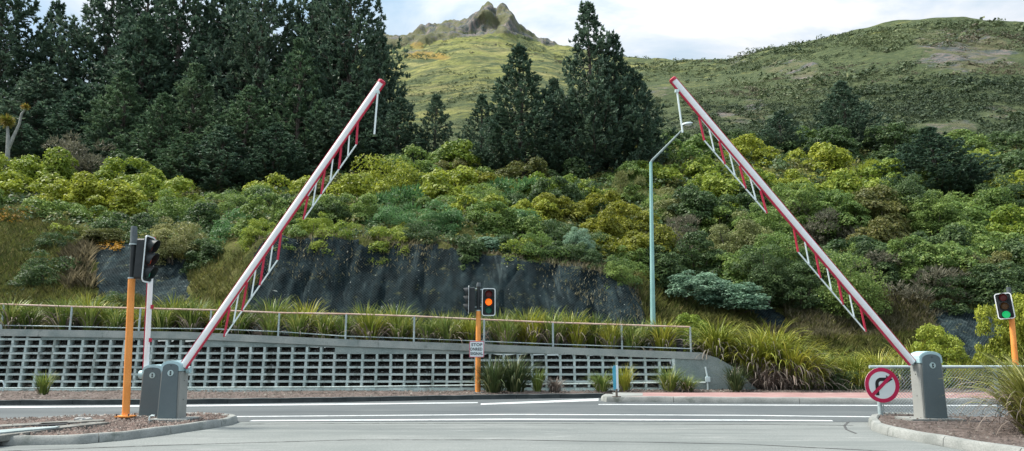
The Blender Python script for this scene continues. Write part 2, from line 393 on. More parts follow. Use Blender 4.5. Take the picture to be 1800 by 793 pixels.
def gridmesh(name, V, nr, nc, masks, mat):
    i = np.arange(nr - 1)[:, None] * nc + np.arange(nc - 1)[None]
    fs = np.stack([i, i + 1, i + nc + 1, i + nc], -1).reshape(-1, 4)
    me = fastmesh(name, V, fs)
    me.polygons.foreach_set('use_smooth', np.ones(len(me.polygons), bool))
    a = me.color_attributes.new('masks', 'FLOAT_COLOR', 'POINT')
    a.data.foreach_set('color', np.concatenate([masks, np.ones((len(V), 1))], 1).astype(np.float32).ravel())
    return mobj(name, me, mat)

def bank_mat():
    m, t, b = new_mat('bank_ground')
    at = t.nodes.new('ShaderNodeVertexColor'); at.layer_name = 'masks'
    sp = t.nodes.new('ShaderNodeSeparateColor'); t.links.new(at.outputs[0], sp.inputs[0])
    g = ramp(t, noise(t, 1.1, 6, .7), [(.3, (.045, .055, .018)), (.5, (.09, .10, .028)), (.7, (.16, .145, .06))])
    g = mixc(t, 1.0, g, ramp(t, noise(t, 14, 3, .7), [(.3, (.6, .6, .6)), (.7, (1.4, 1.4, 1.4))]), 'MULTIPLY')
    # netted dark cut
    d = ramp(t, noise(t, 1.6, 7, .65, vec=scaled(t, (1.6, 1.6, .5))), [(.40, (.006, .012, .014)), (.56, (.015, .028, .032)), (.68, (.034, .055, .058))])
    d = mixc(t, ramp(t, noise(t, 9, 4, .6), [(.69, (0, 0, 0)), (.71, (1, 1, 1))]), d, (.38, .42, .39))
    d = mixc(t, ramp(t, noise(t, .9, 9, .82, dist=.4), [(.62, (0, 0, 0)), (.64, (.8, .8, .8))]), d, (.30, .33, .29))
    d = mixc(t, ramp(t, noise(t, 1.7, 9, .82, vec=scaled(t, (1, 1, 1.3))), [(.585, (0, 0, 0)), (.62, (.85, .85, .85))]), d, (.12, .125, .055))
    d = mixc(t, ramp(t, noise(t, 1.0, 6, .7, vec=scaled(t, (3.2, 1, .35))), [(.57, (0, 0, 0)), (.66, (.7, .7, .7))]), d, (.07, .095, .095))
    mpn = scaled(t, (1, .3, 1.0))
    w1 = t.nodes.new('ShaderNodeTexWave'); w1.wave_type = 'BANDS'; w1.bands_direction = 'DIAGONAL'; w1.inputs['Scale'].default_value = 5.5; w1.inputs['Distortion'].default_value = .4
    mp2 = t.nodes.new('ShaderNodeMapping'); mp2.inputs['Scale'].default_value = (-1, 1, 1); t.links.new(mpn, mp2.inputs[0])
    w2 = t.nodes.new('ShaderNodeTexWave'); w2.wave_type = 'BANDS'; w2.bands_direction = 'DIAGONAL'; w2.inputs['Scale'].default_value = 5.5; w2.inputs['Distortion'].default_value = .4
    t.links.new(mpn, w1.inputs[0]); t.links.new(mp2.outputs[0], w2.inputs[0])
    wm = t.nodes.new('ShaderNodeMath'); wm.operation = 'MAXIMUM'; t.links.new(w1.outputs['Fac'], wm.inputs[0]); t.links.new(w2.outputs['Fac'], wm.inputs[1])
    d = mixc(t, ramp(t, wm.outputs[0], [(.88, (0, 0, 0)), (.97, (.22, .22, .22))]), d, (.14, .175, .18))
    c = mixc(t, ramp(t, sp.outputs[0], [(.35, (0, 0, 0)), (.6, (1, 1, 1))]), g, d)
    s = ramp(t, noise(t, 8, 6, .7), [(.3, (.04, .034, .03)), (.7, (.14, .12, .105))])
    c = mixc(t, sp.outputs[1], c, s)
    t.links.new(c, b.inputs['Base Color']); b.inputs['Roughness'].default_value = .9; b.inputs['Specular IOR Level'].default_value = .06
    bump(t, b, noise(t, 6, 8, .8), 1.0, .12)
    return m
def build_bank():
    ys = np.concatenate([np.arange(22.72, 25.4, .14), np.arange(25.4, 27.6, .055), np.arange(27.6, 31, .16), np.arange(31, 62.01, .6)])
    us = np.concatenate([np.linspace(-1.9, -.75, 60), np.linspace(-.74, .74, 560), np.linspace(.75, 1.9, 60)])
    U, Y = np.meshgrid(us, ys); X = U * Y; Z = z_near(X, Y)
    px, py = proj(X, Y, Z)
    jx = px + 26 * fbm(X * 1.1, Z * 1.1, 4, 21); jy = py + 22 * fbm(X * 1.3 + 9, Z * 1.3, 4, 31)
    cut = inpoly(jx, jy, CUT) & (Y > 24.9) & (Y < 28.4)
    for p in PATCH: cut |= inpoly(jx, jy, p)
    cutf = cut.astype(float)
    # bulges, folds between netting drops, on the cut face only
    fold = np.abs(np.sin(X * 2.1 + 1.5 * fbm(X * .5, Z * .6, 2, 5)))
    Yn = Y - cutf * (.42 * fbm(X * .7, Z * .3, 5, 41) - .14 * (1 - fold) ** 3)
    soil = np.clip(1.3 - (Y - 24.6) * 1.3 + fbm(X * .9, Y * .9, 3, 8), 0, 1) * (1 - cutf)
    V = np.stack([X * 1.0, Yn, Z], -1).reshape(-1, 3)
    masks = np.stack([cutf, soil, cutf * 0], -1).reshape(-1, 3)
    o = gridmesh('hillside_bank', V, len(ys), len(us), masks, bank_mat()); tag(o, kind='structure')
    return o
build_bank()

RIDGE = [(-1500, 300), (-600, 240), (0, 205), (300, 165), (500, 130), (600, 100), (650, 84), (683, 68), (703, 64), (724, 57), (731, 48), (737, 44), (748, 43), (753, 36), (763, 36), (767, 39), (790, 34), (804, 31),
         (824, 27), (827, 21), (840, 13), (849, 5), (858, 3), (865, 6), (868, 12), (872, 17), (877, 12), (886, 10), (893, 13), (900, 23), (906, 36), (911, 48), (929, 55), (943, 62), (964, 69), (982, 75), (1000, 79),
         (1050, 88), (1100, 97), (1170, 101), (1186, 104), (1200, 103), (1280, 102), (1310, 98), (1350, 90), (1400, 80), (1450, 68), (1500, 55), (1540, 45), (1580, 36), (1640, 30), (1680, 28), (1700, 29), (1740, 35), (1800, 40),
         (1950, 60), (2300, 110), (2900, 200)]
RU = []; RT = []
for px, py in RIDGE:
    u, dy, dz = ray(px, py); RU.append(u / dy); RT.append(dz / dy)
RU = np.array(RU); RT = np.array(RT)
RUS = np.linspace(-2.2, 2.0, 2000); _k = np.exp(-.5 * (np.arange(-60, 61) / 22.0) ** 2); RTS = np.convolve(np.pad(np.interp(RUS, RU, RT), 60, mode='edge'), _k / _k.sum(), 'valid')
def ridgeR(U):
    pts = [(-1500, 300), (0, 330), (600, 420), (860, 470), (1000, 430), (1180, 380), (1350, 320), (1500, 270), (1680, 240), (1900, 240), (2900, 260)]
    us = [ray(a, 60)[0] / ray(a, 60)[1] for a, b in pts]
    return np.interp(U, us, [b for a, b in pts])
def hill_xyz(U, t):
    Rr = ridgeR(U); Y = 61.5 * (Rr / 61.5) ** t
    z0 = np.interp(U, ROWS[-1][0], ROWS[-1][1]); t0 = (z0 - EYE) / 62.0; t1 = np.interp(U, RU, RT); tsm = np.interp(U, RUS, RTS); bl = np.clip((t - .80) / .2, 0, 1) ** 1.5; t1 = tsm * (1 - bl) + t1 * bl
    T = t0 + (t1 - t0) * t ** 1.08
    X = U * Y
    damp = np.clip(t * 8, 0, 1) * (1 - .55 * np.clip((t - .93) / .07, 0, 1))
    T = T + damp * (.020 * fbm(X * .012, Y * .012, 3, 2) + .010 * fbm(X * .05, Y * .03, 4, 12) + .0035 * fbm(X * .25, Y * .12, 3, 6))
    return X, Y, EYE + T * Y
def hill_mat():
    m, t, b = new_mat('hill_ground')
    at = t.nodes.new('ShaderNodeVertexColor'); at.layer_name = 'masks'
    sp = t.nodes.new('ShaderNodeSeparateColor'); t.links.new(at.outputs[0], sp.inputs[0])
    g = ramp(t, noise(t, .022, 6, .65), [(.30, (.15, .175, .055)), (.5, (.26, .265, .09)), (.70, (.36, .33, .14))])
    g = mixc(t, 1.0, g, ramp(t, noise(t, .35, 5, .75), [(.34, (.60, .64, .58)), (.66, (1.25, 1.22, 1.22))]), 'MULTIPLY')
    g = mixc(t, ramp(t, noise(t, .06, 7, .75, vec=scaled(t, (.6, 1, 1.8))), [(.5, (0, 0, 0)), (.6, (.55, .55, .55))]), g, (.20, .17, .09))
    g = mixc(t, 1.0, g, ramp(t, noise(t, 1.8, 3, .7), [(.3, (.7, .72, .7)), (.7, (1.25, 1.25, 1.25))]), 'MULTIPLY')
    # low scrub patches
    def addmask(src, nz, w):
        a = t.nodes.new('ShaderNodeMath'); a.operation = 'MULTIPLY_ADD'; t.links.new(nz, a.inputs[0]); a.inputs[1].default_value = w; t.links.new(src, a.inputs[2]); return a.outputs[0]
    sc = ramp(t, noise(t, .4, 5, .7), [(.3, (.045, .068, .034)), (.52, (.085, .11, .05)), (.7, (.14, .16, .075))])
    c = mixc(t, ramp(t, addmask(sp.outputs[1], noise(t, .085, 7, .7), 1.5), [(1.0 / 1.0 * .98, (0, 0, 0)), (1.0, (1, 1, 1))]), g, sc) if False else None
    f = addmask(sp.outputs[1], noise(t, .075, 7, .78, vec=scaled(t, (.7, 1, 1.5))), 1.15)
    mr = t.nodes.new('ShaderNodeMapRange'); mr.inputs[1].default_value = .78; mr.inputs[2].default_value = .92; t.links.new(f, mr.inputs[0])
    c = mixc(t, mr.outputs[0], g, sc)
    rc = ramp(t, noise(t, .22, 8, .75, vec=scaled(t, (1.6, 1.6, .5))), [(.36, (.045, .058, .06)), (.47, (.11, .13, .125)), (.54, (.18, .155, .14)), (.66, (.30, .255, .23))])
    f2 = addmask(sp.outputs[0], noise(t, .14, 9, .85), 1.7)
    mr2 = t.nodes.new('ShaderNodeMapRange'); mr2.inputs[1].default_value = 1.17; mr2.inputs[2].default_value = 1.25; t.links.new(f2, mr2.inputs[0])
    rc = mixc(t, ramp(t, noise(t, .05, 6, .7), [(.46, (0, 0, 0)), (.54, (.8, .8, .8))]), rc, (.13, .135, .06))
    c = mixc(t, mr2.outputs[0], c, rc)
    f3 = addmask(sp.outputs[2], noise(t, .2, 6, .7), .8)
    mr3 = t.nodes.new('ShaderNodeMapRange'); mr3.inputs[1].default_value = .92; mr3.inputs[2].default_value = 1.3; t.links.new(f3, mr3.inputs[0])
    c = mixc(t, mr3.outputs[0], c, (.33, .22, .05))
    t.links.new(c, b.inputs['Base Color']); b.inputs['Roughness'].default_value = .95; b.inputs['Specular IOR Level'].default_value = .1
    bump(t, b, noise(t, .35, 8, .75), 1.0, 1.8)
    return m
def hill_masks(px, py):
    px = px + 20 * fbm(px * .02, py * .03, 4, 77); py = py + 12 * fbm(px * .02 + 5, py * .03, 4, 78)
    ridge = np.interp(px, [a for a, b in RIDGE], [b for a, b in RIDGE])
    # rock: band under the summit skyline
    low = np.interp(px, [640, 690, 740, 800, 860, 910, 950, 1000], [100, 92, 84, 66, 62, 66, 78, 86])
    rock = np.clip((low - py) / 8, 0, 1) * ((px > 640) & (px < 1000)) * .8
    def blob(cx, cy, rx, ry, a): return a * np.clip(1.3 - ((px - cx) / rx) ** 2 - ((py - cy) / ry) ** 2, 0, 1)
    for cx, cy, rx, ry, a in [(1700, 90, 110, 45, .46), (1640, 80, 50, 30, .4), (1390, 120, 60, 25, .42), (1290, 105, 40, 12, .36), (1310, 205, 60, 22, .46), (1330, 180, 30, 14, .4), (1540, 235, 50, 16, .42), (1750, 200, 40, 18, .46), (1680, 60, 90, 20, .38), (735, 95, 30, 10, .36), (1150, 165, 40, 15, .36), (1660, 225, 60, 12, .38), (870, 55, 50, 12, .3), (1200, 225, 30, 25, .3)]:
        rock = np.maximum(rock, blob(cx, cy, rx, ry, a))
    # scrub grows denser to the right and low down
    s = np.interp(px, [640, 900, 1000, 1150, 1300, 1500, 1800], [.27, .27, .30, .34, .40, .45, .54]) + np.interp(py, [60, 120, 180, 240, 280], [-.05, 0, .10, .20, .25]) * np.interp(px, [700, 1000, 1200], [.45, .6, 1])
    s = np.maximum(s, .5 * np.clip(1 - np.abs(py - (145 + (px - 860) * -.05)) / 9, 0, 1) * (px > 860) * (px < 1000))
    s = np.maximum(s, .42 * np.clip(1 - np.abs(py - (112 + (px - 900) * -.04)) / 5, 0, 1) * (px > 850) * (px < 1150))
    s = s + .35 * np.clip((px - 1180) / 120, 0, 1) * np.clip((py - np.interp(px, [1180, 1400, 1600, 1800], [175, 165, 130, 115])) / 25, 0, 1)
    s = np.maximum(s, blob(950, 66, 60, 8, .5))
    s = s - .2 * np.clip(1 - np.hypot((px - 1230) / 90, (py - 240) / 30), 0, 1)
    o = np.maximum(blob(750, 102, 48, 11, .80), blob(728, 84, 18, 7, .7)); o = np.maximum(o, blob(848, 44, 10, 4, .55)); o = np.maximum(o, blob(1270, 185, 10, 5, .5))
    return rock, s, o
def build_hill():
    ts = np.concatenate([np.linspace(0, 1, 300), [1.02, 1.06, 1.15, 1.4]])
    us = np.concatenate([np.linspace(-2.2, -.78, 50), np.linspace(-.775, .78, 900), np.linspace(.785, 2.0, 50)])
    U, T = np.meshgrid(us, ts)
    X, Y, Z = hill_xyz(U, np.minimum(T, 1)); back = np.clip(T - 1, 0, 1)
    px, py = proj(X, Y, Z)
    rock, s, o = hill_masks(px, py)
    rk = np.clip(rock * 1.6, 0, 1)
    n = fbm(X * .06, Z * .05, 5, 51)
    Yd = Y * (1 - rk * .035 * n) - rk * Y * .009 * np.abs(fbm(X * .16, Z * .07, 5, 55)); Z = Z + rk * Y * .0045 * fbm(X * .22, Z * .10, 5, 52)
    pk = ((px > 730) & (px < 912) & (py < 60)) * 1.0
    Z = Z + pk * Y * .0012 * (np.abs(fbm(X * .12, X * .05, 4, 60)) * 2 - .4)
    Y2 = Yd + back * 300; Z = Z - back * 160
    V = np.stack([X, Y2, Z], -1).reshape(-1, 3)
    o_ = gridmesh('hills', V, len(ts), len(us), np.stack([rock, s, o], -1).reshape(-1, 3), hill_mat()); tag(o_, kind='structure')
build_hill()

# scrub on the far hill (uncountable): clumps of small leaf faces
def leafclumps(C, rad, per, size, seed=0, up=.5):
    """C (n,3) centres, rad (n,), returns V,F of per small quads about each"""
    g = np.random.default_rng(seed); n = len(C)
    d = g.normal(size=(n, per, 3)); d /= np.linalg.norm(d, axis=2, keepdims=True); d[..., 2] = np.abs(d[..., 2]) * .8
    p = C[:, None] + d * rad[:, None, None] * g.uniform(.55, 1.05, (n, per, 1))
    p = p.reshape(-1, 3); nn = d.reshape(-1, 3) + g.normal(scale=.5, size=(n * per, 3)); nn[:, 2] += up; 
    s = np.repeat(rad, per) * size * g.uniform(.7, 1.3, n * per)
    return cards(p, nn, s, .8, g)
def cards(p, nrm, s, asp, g):
    nrm = nrm / (np.linalg.norm(nrm, axis=1, keepdims=True) + 1e-9)
    r = g.normal(size=p.shape); a = np.cross(nrm, r); a /= (np.linalg.norm(a, axis=1, keepdims=True) + 1e-9); b = np.cross(nrm, a)
    a = a * s[:, None] * .5; b = b * s[:, None] * .5 * asp
    V = np.stack([p - a, p - b, p + a, p + b], 1).reshape(-1, 3)
    return V, np.arange(len(V)).reshape(-1, 4)
def build_scrub():
    g = np.random.default_rng(5)
    n = 60000; U = g.uniform(-.35, .8, n); t = g.uniform(.0, .985, n)
    X, Y, Z = hill_xyz(U, t); px, py = proj(X, Y, Z); rock, s, o = hill_masks(px, py)
    nz = fbm(X * .035, Y * .02, 4, 91) * 1.1 + fbm(X * .15, Y * .08, 3, 93) * .7
    dens = np.clip((s + nz * .95 - .30) * 2.2, 0.01, 1) * (1 - np.clip(rock * 1.2, 0, .8))
    low_ = np.clip((px - 1080) / 150, 0, 1) * np.clip((.40 - t) / .2, 0, 1); low_ = np.maximum(low_, .9 * np.clip((px - 1180) / 100, 0, 1) * np.clip((py - np.interp(px, [1180, 1400, 1600, 1800], [175, 165, 130, 115])) / 20, 0, 1)) * (1 - np.clip(rock * 1.5, 0, .9)); dens = np.maximum(dens, low_ * 1.6)
    k = (g.uniform(size=n) < dens * np.interp(t, [0, .3, 1], [.28, .42, .42]) * 1.1)
    C = np.stack([X, Y, Z], -1)[k]; Yk = Y[k]; r = np.clip(Yk * .0019 * np.exp(g.normal(scale=.55, size=len(Yk))), .15, 2.2) * np.interp(px[k], [900, 1500], [.85, 1.2])
    ch = 5; ji = np.repeat(np.arange(len(C)), ch); off = g.normal(size=(len(ji), 2)) * r[ji, None] * np.array([2.6, 1.6])
    cx = C[ji, 0] + off[:, 0]; cy = C[ji, 1] + off[:, 1]; slope_ = (C[ji, 2] - EYE) / C[ji, 1]
    cz = C[ji, 2] + off[:, 1] * .45; kk = g.uniform(size=len(ji)) < .62
    C = np.concatenate([C, np.stack([cx, cy, cz], -1)[kk]]); r = np.concatenate([r, (r[ji] * g.uniform(.35, .9, len(ji)))[kk]])
    C[:, 2] += r * .05
    br = (fbm(C[:, 0] * .02, C[:, 1] * .02, 3, 99) + g.normal(scale=.10, size=len(C))) > .33
    nb_ = 260; Ub = g.uniform(.12, .74, nb_ * 6); tb_ = g.uniform(.05, .93, nb_ * 6); Xb, Yb, Zb = hill_xyz(Ub, tb_)
    kb = fbm(Xb * .02, Yb * .015, 4, 123) > .12; Xb, Yb, Zb = Xb[kb][:nb_], Yb[kb][:nb_], Zb[kb][:nb_]; rb_ = np.clip(Yb * g.uniform(.004, .010, len(Yb)), .6, 2.4)
    Vb, Fb = leafclumps(np.stack([Xb, Yb, Zb], -1), rb_, 150, .22, 17); tag(mobj('hillside_shrubs', fastmesh('hillside_shrubs', Vb, Fb), M['scrub_d']), 'rounder dark shrubs dotted over the right hillside', 'scrub', kind='stuff')
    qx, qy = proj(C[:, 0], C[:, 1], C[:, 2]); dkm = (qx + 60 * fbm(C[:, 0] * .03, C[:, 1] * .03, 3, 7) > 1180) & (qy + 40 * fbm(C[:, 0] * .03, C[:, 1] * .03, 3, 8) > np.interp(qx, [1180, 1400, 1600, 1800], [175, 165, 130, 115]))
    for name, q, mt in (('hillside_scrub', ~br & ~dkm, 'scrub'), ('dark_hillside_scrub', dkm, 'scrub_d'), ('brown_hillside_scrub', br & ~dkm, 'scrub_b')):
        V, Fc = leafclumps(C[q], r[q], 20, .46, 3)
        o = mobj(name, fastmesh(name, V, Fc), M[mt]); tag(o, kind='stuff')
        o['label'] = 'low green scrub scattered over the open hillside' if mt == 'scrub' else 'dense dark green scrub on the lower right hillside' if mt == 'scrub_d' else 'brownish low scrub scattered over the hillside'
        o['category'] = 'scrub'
build_scrub()

# ------------------------------------------------------------------ ground, roads, kerbs
def sheet(name, pts, mat, kind='structure'):
    me = bpy.data.meshes.new(name); me.from_pydata([tuple(p) for p in pts], [], [tuple(range(len(pts)))]); me.update()
    return tag(mobj(name, me, mat), kind=kind)
sheet('ground', [(-700, -80, -.03), (700, -80, -.03), (700, 62, -.03), (-700, 62, -.03)], M['soil'])
sheet('apron_road', [(-60, -30, 0), (60, -30, 0), (60, 16.2, 0), (-60, 16.2, 0)], M['apron'])
def strip(name, top, bot, mat, z, kind='structure'):
    n = len(top); vs = [G(*p, z) for p in top] + [G(*p, z) for p in bot]
    fs = [(i, i + 1, n + i + 1, n + i) for i in range(n - 1)]
    me = bpy.data.meshes.new(name); me.from_pydata([tuple(v) for v in vs], [], fs); me.update()
    return tag(mobj(name, me, mat), kind=kind)
rd = strip('road', [(-1500, 706), (0, 710.5), (400, 706), (800, 699), (1060, 696), (1600, 698), (3200, 698)], [(-1500, 742), (0, 742), (300, 741.5), (700, 741.5), (900, 741.5), (1600, 742), (3200, 742)], M['asphalt'], .004)
def lines():
    mb = MB()
    def ln(top, bot):
        n = len(top); vs = [G(*p, .008) for p in top] + [G(*p, .008) for p in bot]
        mb.add(vs, [(i, i + 1, n + i + 1, n + i) for i in range(n - 1)])
    ln([(-600, 718), (0, 714.6), (320, 712), (600, 709.2), (840, 707)], [(-600, 720), (0, 717.2), (320, 714.6), (600, 711.6), (840, 708.6)])
    ln([(845, 709.2), (950, 705), (1052, 700.5)], [(845, 711.6), (950, 708.2), (1052, 704.6)])
    ln([(1052, 710.3), (1300, 711.2), (1540, 712), (2400, 712)], [(1052, 711.6), (1300, 712.6), (1540, 713.4), (2400, 713.6)])
    ln([(416, 731.6), (900, 727.7), (1300, 729.3), (1530, 732)], [(416, 733.0), (900, 729.1), (1300, 730.7), (1530, 733.4)])
    ln([(445, 738.3), (900, 735.8), (1300, 737.4), (1462, 738.6)], [(437, 740.6), (900, 738.2), (1300, 739.6), (1465, 740.6)])
    tag(mb.build('road_markings', M['paint']), kind='structure')
    sb = MB()
    for pts in ([(430, 745), (700, 744), (1000, 744.5), (1350, 746), (1500, 748)], [(0, 793), (300, 782), (620, 773), (900, 773), (1300, 780), (1700, 800)], [(1492, 741), (1484, 748), (1488, 755), (1505, 762)]):
        for i in range(len(pts) - 1):
            n = 24
            for k in range(n):
                a = np.array(pts[i]) + (np.array(pts[i + 1]) - np.array(pts[i])) * k / n; b2_ = np.array(pts[i]) + (np.array(pts[i + 1]) - np.array(pts[i])) * (k + 1) / n
                w = .012 + .012 * random.random(); A = G(a[0], a[1], .0045); B = G(b2_[0], b2_[1], .0045)
                d = (B - A).normalized().cross(Vector((0, 0, 1))) * w
                sb.add([A - d, B - d, B + d, A + d], [(0, 1, 2, 3)])
    tag(sb.build('tar_seams', M['seam']), kind='structure')
lines()

def kerb_sweep(name, pts, w, h, mat, closed=False, gap=1.2):
    """square kerb blocks along a polyline of ground points (outer line), width w to the left side"""
    pts = [Vector((p[0], p[1], 0)) for p in pts]
    # resample
    seg = []; 
    for i in range(len(pts) - 1):
        n = max(1, int((pts[i + 1] - pts[i]).length / .12))
        for k in range(n): seg.append(pts[i].lerp(pts[i + 1], k / n))
    seg.append(pts[-1])
    mb = MB(); acc = 0; prof = [(0, 0), (.015, h * .75), (.045, h), (w - .02, h), (w, h - .02), (w, -.02)]
    rows = []
    def flush():
        if len(rows) < 2: return
        n = len(prof); vs = [q for r in rows for q in r]; fs = []
        for i in range(len(rows) - 1):
            for j in range(n - 1): fs.append((i * n + j, i * n + j + 1, (i + 1) * n + j + 1, (i + 1) * n + j))
        fs.append(tuple(range(n))); fs.append(tuple((len(rows) - 1) * n + j for j in range(n)))
        mb.add(vs, fs)
    for i, p in enumerate(seg):
        a = seg[max(0, i - 1)]; b = seg[min(len(seg) - 1, i + 1)]; d = (b - a).normalized(); nrm = Vector((-d.y, d.x, 0))
        rows.append([p + nrm * x + Vector((0, 0, z + .004 * math.sin(i * .7))) for x, z in prof]); 
        if i: acc += (seg[i] - seg[i - 1]).length
        if acc > gap:
            flush(); rows = [[q + d * .012 for q in rows[-1]]]; acc = 0
    flush()
    return tag(mb.build(name, mat, smooth=True), kind='structure')

def bed(name, outline, z, mat, amp=.03):
    """soil surface inside an outline, bumpy"""
    import bmesh
    bm = bmesh.new(); vs = [bm.verts.new((p[0], p[1], z)) for p in outline]; bm.faces.new(vs)
    bmesh.ops.triangulate(bm, faces=bm.faces)
    for _ in range(5):
        bmesh.ops.subdivide_edges(bm, edges=[e for e in bm.edges if e.calc_length() > .14], cuts=1)
        bmesh.ops.triangulate(bm, faces=bm.faces)
    for v in bm.verts:
        if not v.is_boundary: v.co.z += amp * (float(fbm(np.array(v.co.x * 2.2), np.array(v.co.y * 2.2), 3, 4)) + .35)
    me = bpy.data.meshes.new(name); bm.to_mesh(me); bm.free()
    for p in me.polygons: p.use_smooth = True
    return tag(mobj(name, me, mat), kind='structure')
def chips(name, outline, z, n, size, mat, seed, label):
    g = np.random.default_rng(seed); xs = [p[0] for p in outline]; ys = [p[1] for p in outline]
    X = g.uniform(min(xs), max(xs), n * 3); Y = g.uniform(min(ys), max(ys), n * 3)
    k = inpoly(X, Y, [(p[0], p[1]) for p in outline]); X = X[k][:n]; Y = Y[k][:n]; m = len(X)
    p = np.stack([X, Y, z + g.uniform(.0, .035, m)], -1); s = size * g.uniform(.5, 1.6, m)
    d = g.normal(size=(m, 5, 3)); d /= np.linalg.norm(d, axis=2, keepdims=True); d[..., 2] *= .5
    base = np.array([[1, 0, 0], [-.5, .6, 0], [-.5, -.6, 0], [0, 0, .7]]); ang = g.uniform(0, 6.28, m)
    V = np.zeros((m, 4, 3))
    for i in range(4):
        b_ = base[i] * (1 + g.normal(scale=.25, size=(m, 1)))
        V[:, i, 0] = p[:, 0] + s * (b_[:, 0] * np.cos(ang) - b_[:, 1] * np.sin(ang)); V[:, i, 1] = p[:, 1] + s * (b_[:, 0] * np.sin(ang) + b_[:, 1] * np.cos(ang)); V[:, i, 2] = p[:, 2] + s * b_[:, 2]
    i0 = np.arange(m)[:, None] * 4
    Fc = np.concatenate([i0 + np.array([[0, 1, 3]]), i0 + np.array([[1, 2, 3]]), i0 + np.array([[2, 0, 3]])])
    o = mobj(name, fastmesh(name, V.reshape(-1, 3), Fc), mat); return tag(o, label, 'mulch', kind='stuff')
M['chip'] = leafmat('bark_chips', (0.054, 0.041, 0.037), (0.116, 0.088, 0.078), (0.204, 0.184, 0.170), 3, .85, .0)

ZI = .12
# left island
Lout = [G(*p) for p in [(-420, 800), (-150, 791), (0, 784), (140, 781), (220, 774), (290, 765), (365, 754), (405, 747.5), (418, 742.5), (412, 739), (385, 737), (330, 736), (240, 738), (120, 742), (0, 748), (-400, 760)]]
kerb_sweep('kerb', Lout, .15, ZI, M['kerb'])
def inset(pts, d):
    r = []
    for i, p in enumerate(pts):
        a = pts[max(0, i - 1)]; b = pts[min(len(pts) - 1, i + 1)]; t = Vector((b.x - a.x, b.y - a.y, 0)).normalized()
        r.append(Vector((p.x, p.y, 0)) + Vector((-t.y, t.x, 0)) * d)
    return r
Lin = inset(Lout, .14)
bed('planting_bed', Lin, ZI - .035, M['soil_red'])
chips('bark_mulch', Lin, ZI - .02, 7000, .022, M['chip'], 1, 'reddish bark mulch covering the island left of the barrier cabinets')
# right island
Rout = [G(*p) for p in [(1620, 738.5), (1572, 737), (1545, 737.8), (1530, 741), (1526, 746), (1533, 757), (1560, 766), (1615, 777), (1680, 789), (1760, 803), (1960, 835), (2300, 870), (2900, 900)]]
Rout_in = Rout + [Vector((16, 7, 0)), Vector((20, 13.4, 0))]
kerb_sweep('kerb', Rout, .16, .13, M['kerb'])
Rin = inset(Rout, .15) + [Vector((22, 8, 0)), Vector((22, 14.0, 0)), Vector((8.6, 14.0, 0))]
bed('planting_bed', Rin, ZI - .03, M['soil'])
chips('bark_mulch', Rin, ZI - .015, 9000, .022, M['chip'], 2, 'dark bark mulch on the island round the right barrier cabinet')
# far kerb, left, with soil strip to the wall
fk = [G(*p) for p in [(1062, 699.5), (900, 701.5), (760, 703.8), (600, 707), (400, 709.8), (200, 711.5), (0, 712.5), (-500, 713.5), (-1200, 714)]]
kerb_sweep('far_kerb', [Vector((p.x, p.y, 0)) for p in fk], -.16, .12, M['kerb_dark'])
strip_pts = [Vector((p.x, p.y + .1, 0)) for p in fk]
bed('soil_strip', [Vector((p.x, p.y, 0)) for p in strip_pts] + [Vector((-52, WALL_Y + .4, 0)), Vector((12, WALL_Y + .4, 0)), Vector((12, 21.4, 0))], .09, M['soil'], .08)
chips('gravel', [Vector((p.x, p.y, 0)) for p in strip_pts[:-2]] + [Vector((-18, WALL_Y - .1, 0)), Vector((4, WALL_Y - .1, 0))], .12, 2600, .03, M['chip'], 3, 'brown bark mulch between the dark kerb and the crib wall')
# right footpath
nose = [G(*p) for p in [(1062, 701.5), (1056, 704.5), (1066, 707.0), (1140, 707.5), (1300, 709.0), (1540, 710.8), (1740, 711.0), (3000, 711.0)]]
kerb_sweep('footpath_kerb', nose, .28, .14, M['kerb'], gap=3)
pin = inset(nose, .26)
fp = [pin[0], pin[1], pin[2]] + pin[3:] + [Vector((40, 21.6, 0)), Vector((7, 21.55, 0)), Vector((3.4, 21.5, 0))]
sheet('footpath', [(p.x, p.y, .136) for p in fp], M['path_red'])
np0 = [Vector((p.x, p.y, .14)) for p in pin[:3]]
sheet('footpath_nose', [(q.x, q.y, .1405) for q in [pin[0], pin[1], pin[2], G(1130, 705.5), G(1130, 699.5), G(1075, 698.6)]], M['kerb'])
bed('soil_strip', [Vector((2.6, 21.45, 0)), Vector((60, 21.45, 0)), Vector((60, 22.9, 0)), Vector((2.6, 22.9, 0))], .12, M['soil'], .08)
chips('gravel', [Vector((3.0, 21.5, 0)), Vector((18, 21.5, 0)), Vector((18, 22.8, 0)), Vector((3.0, 22.8, 0))], .14, 4000, .03, M['chip'], 5, 'brown bark mulch behind the red footpath')

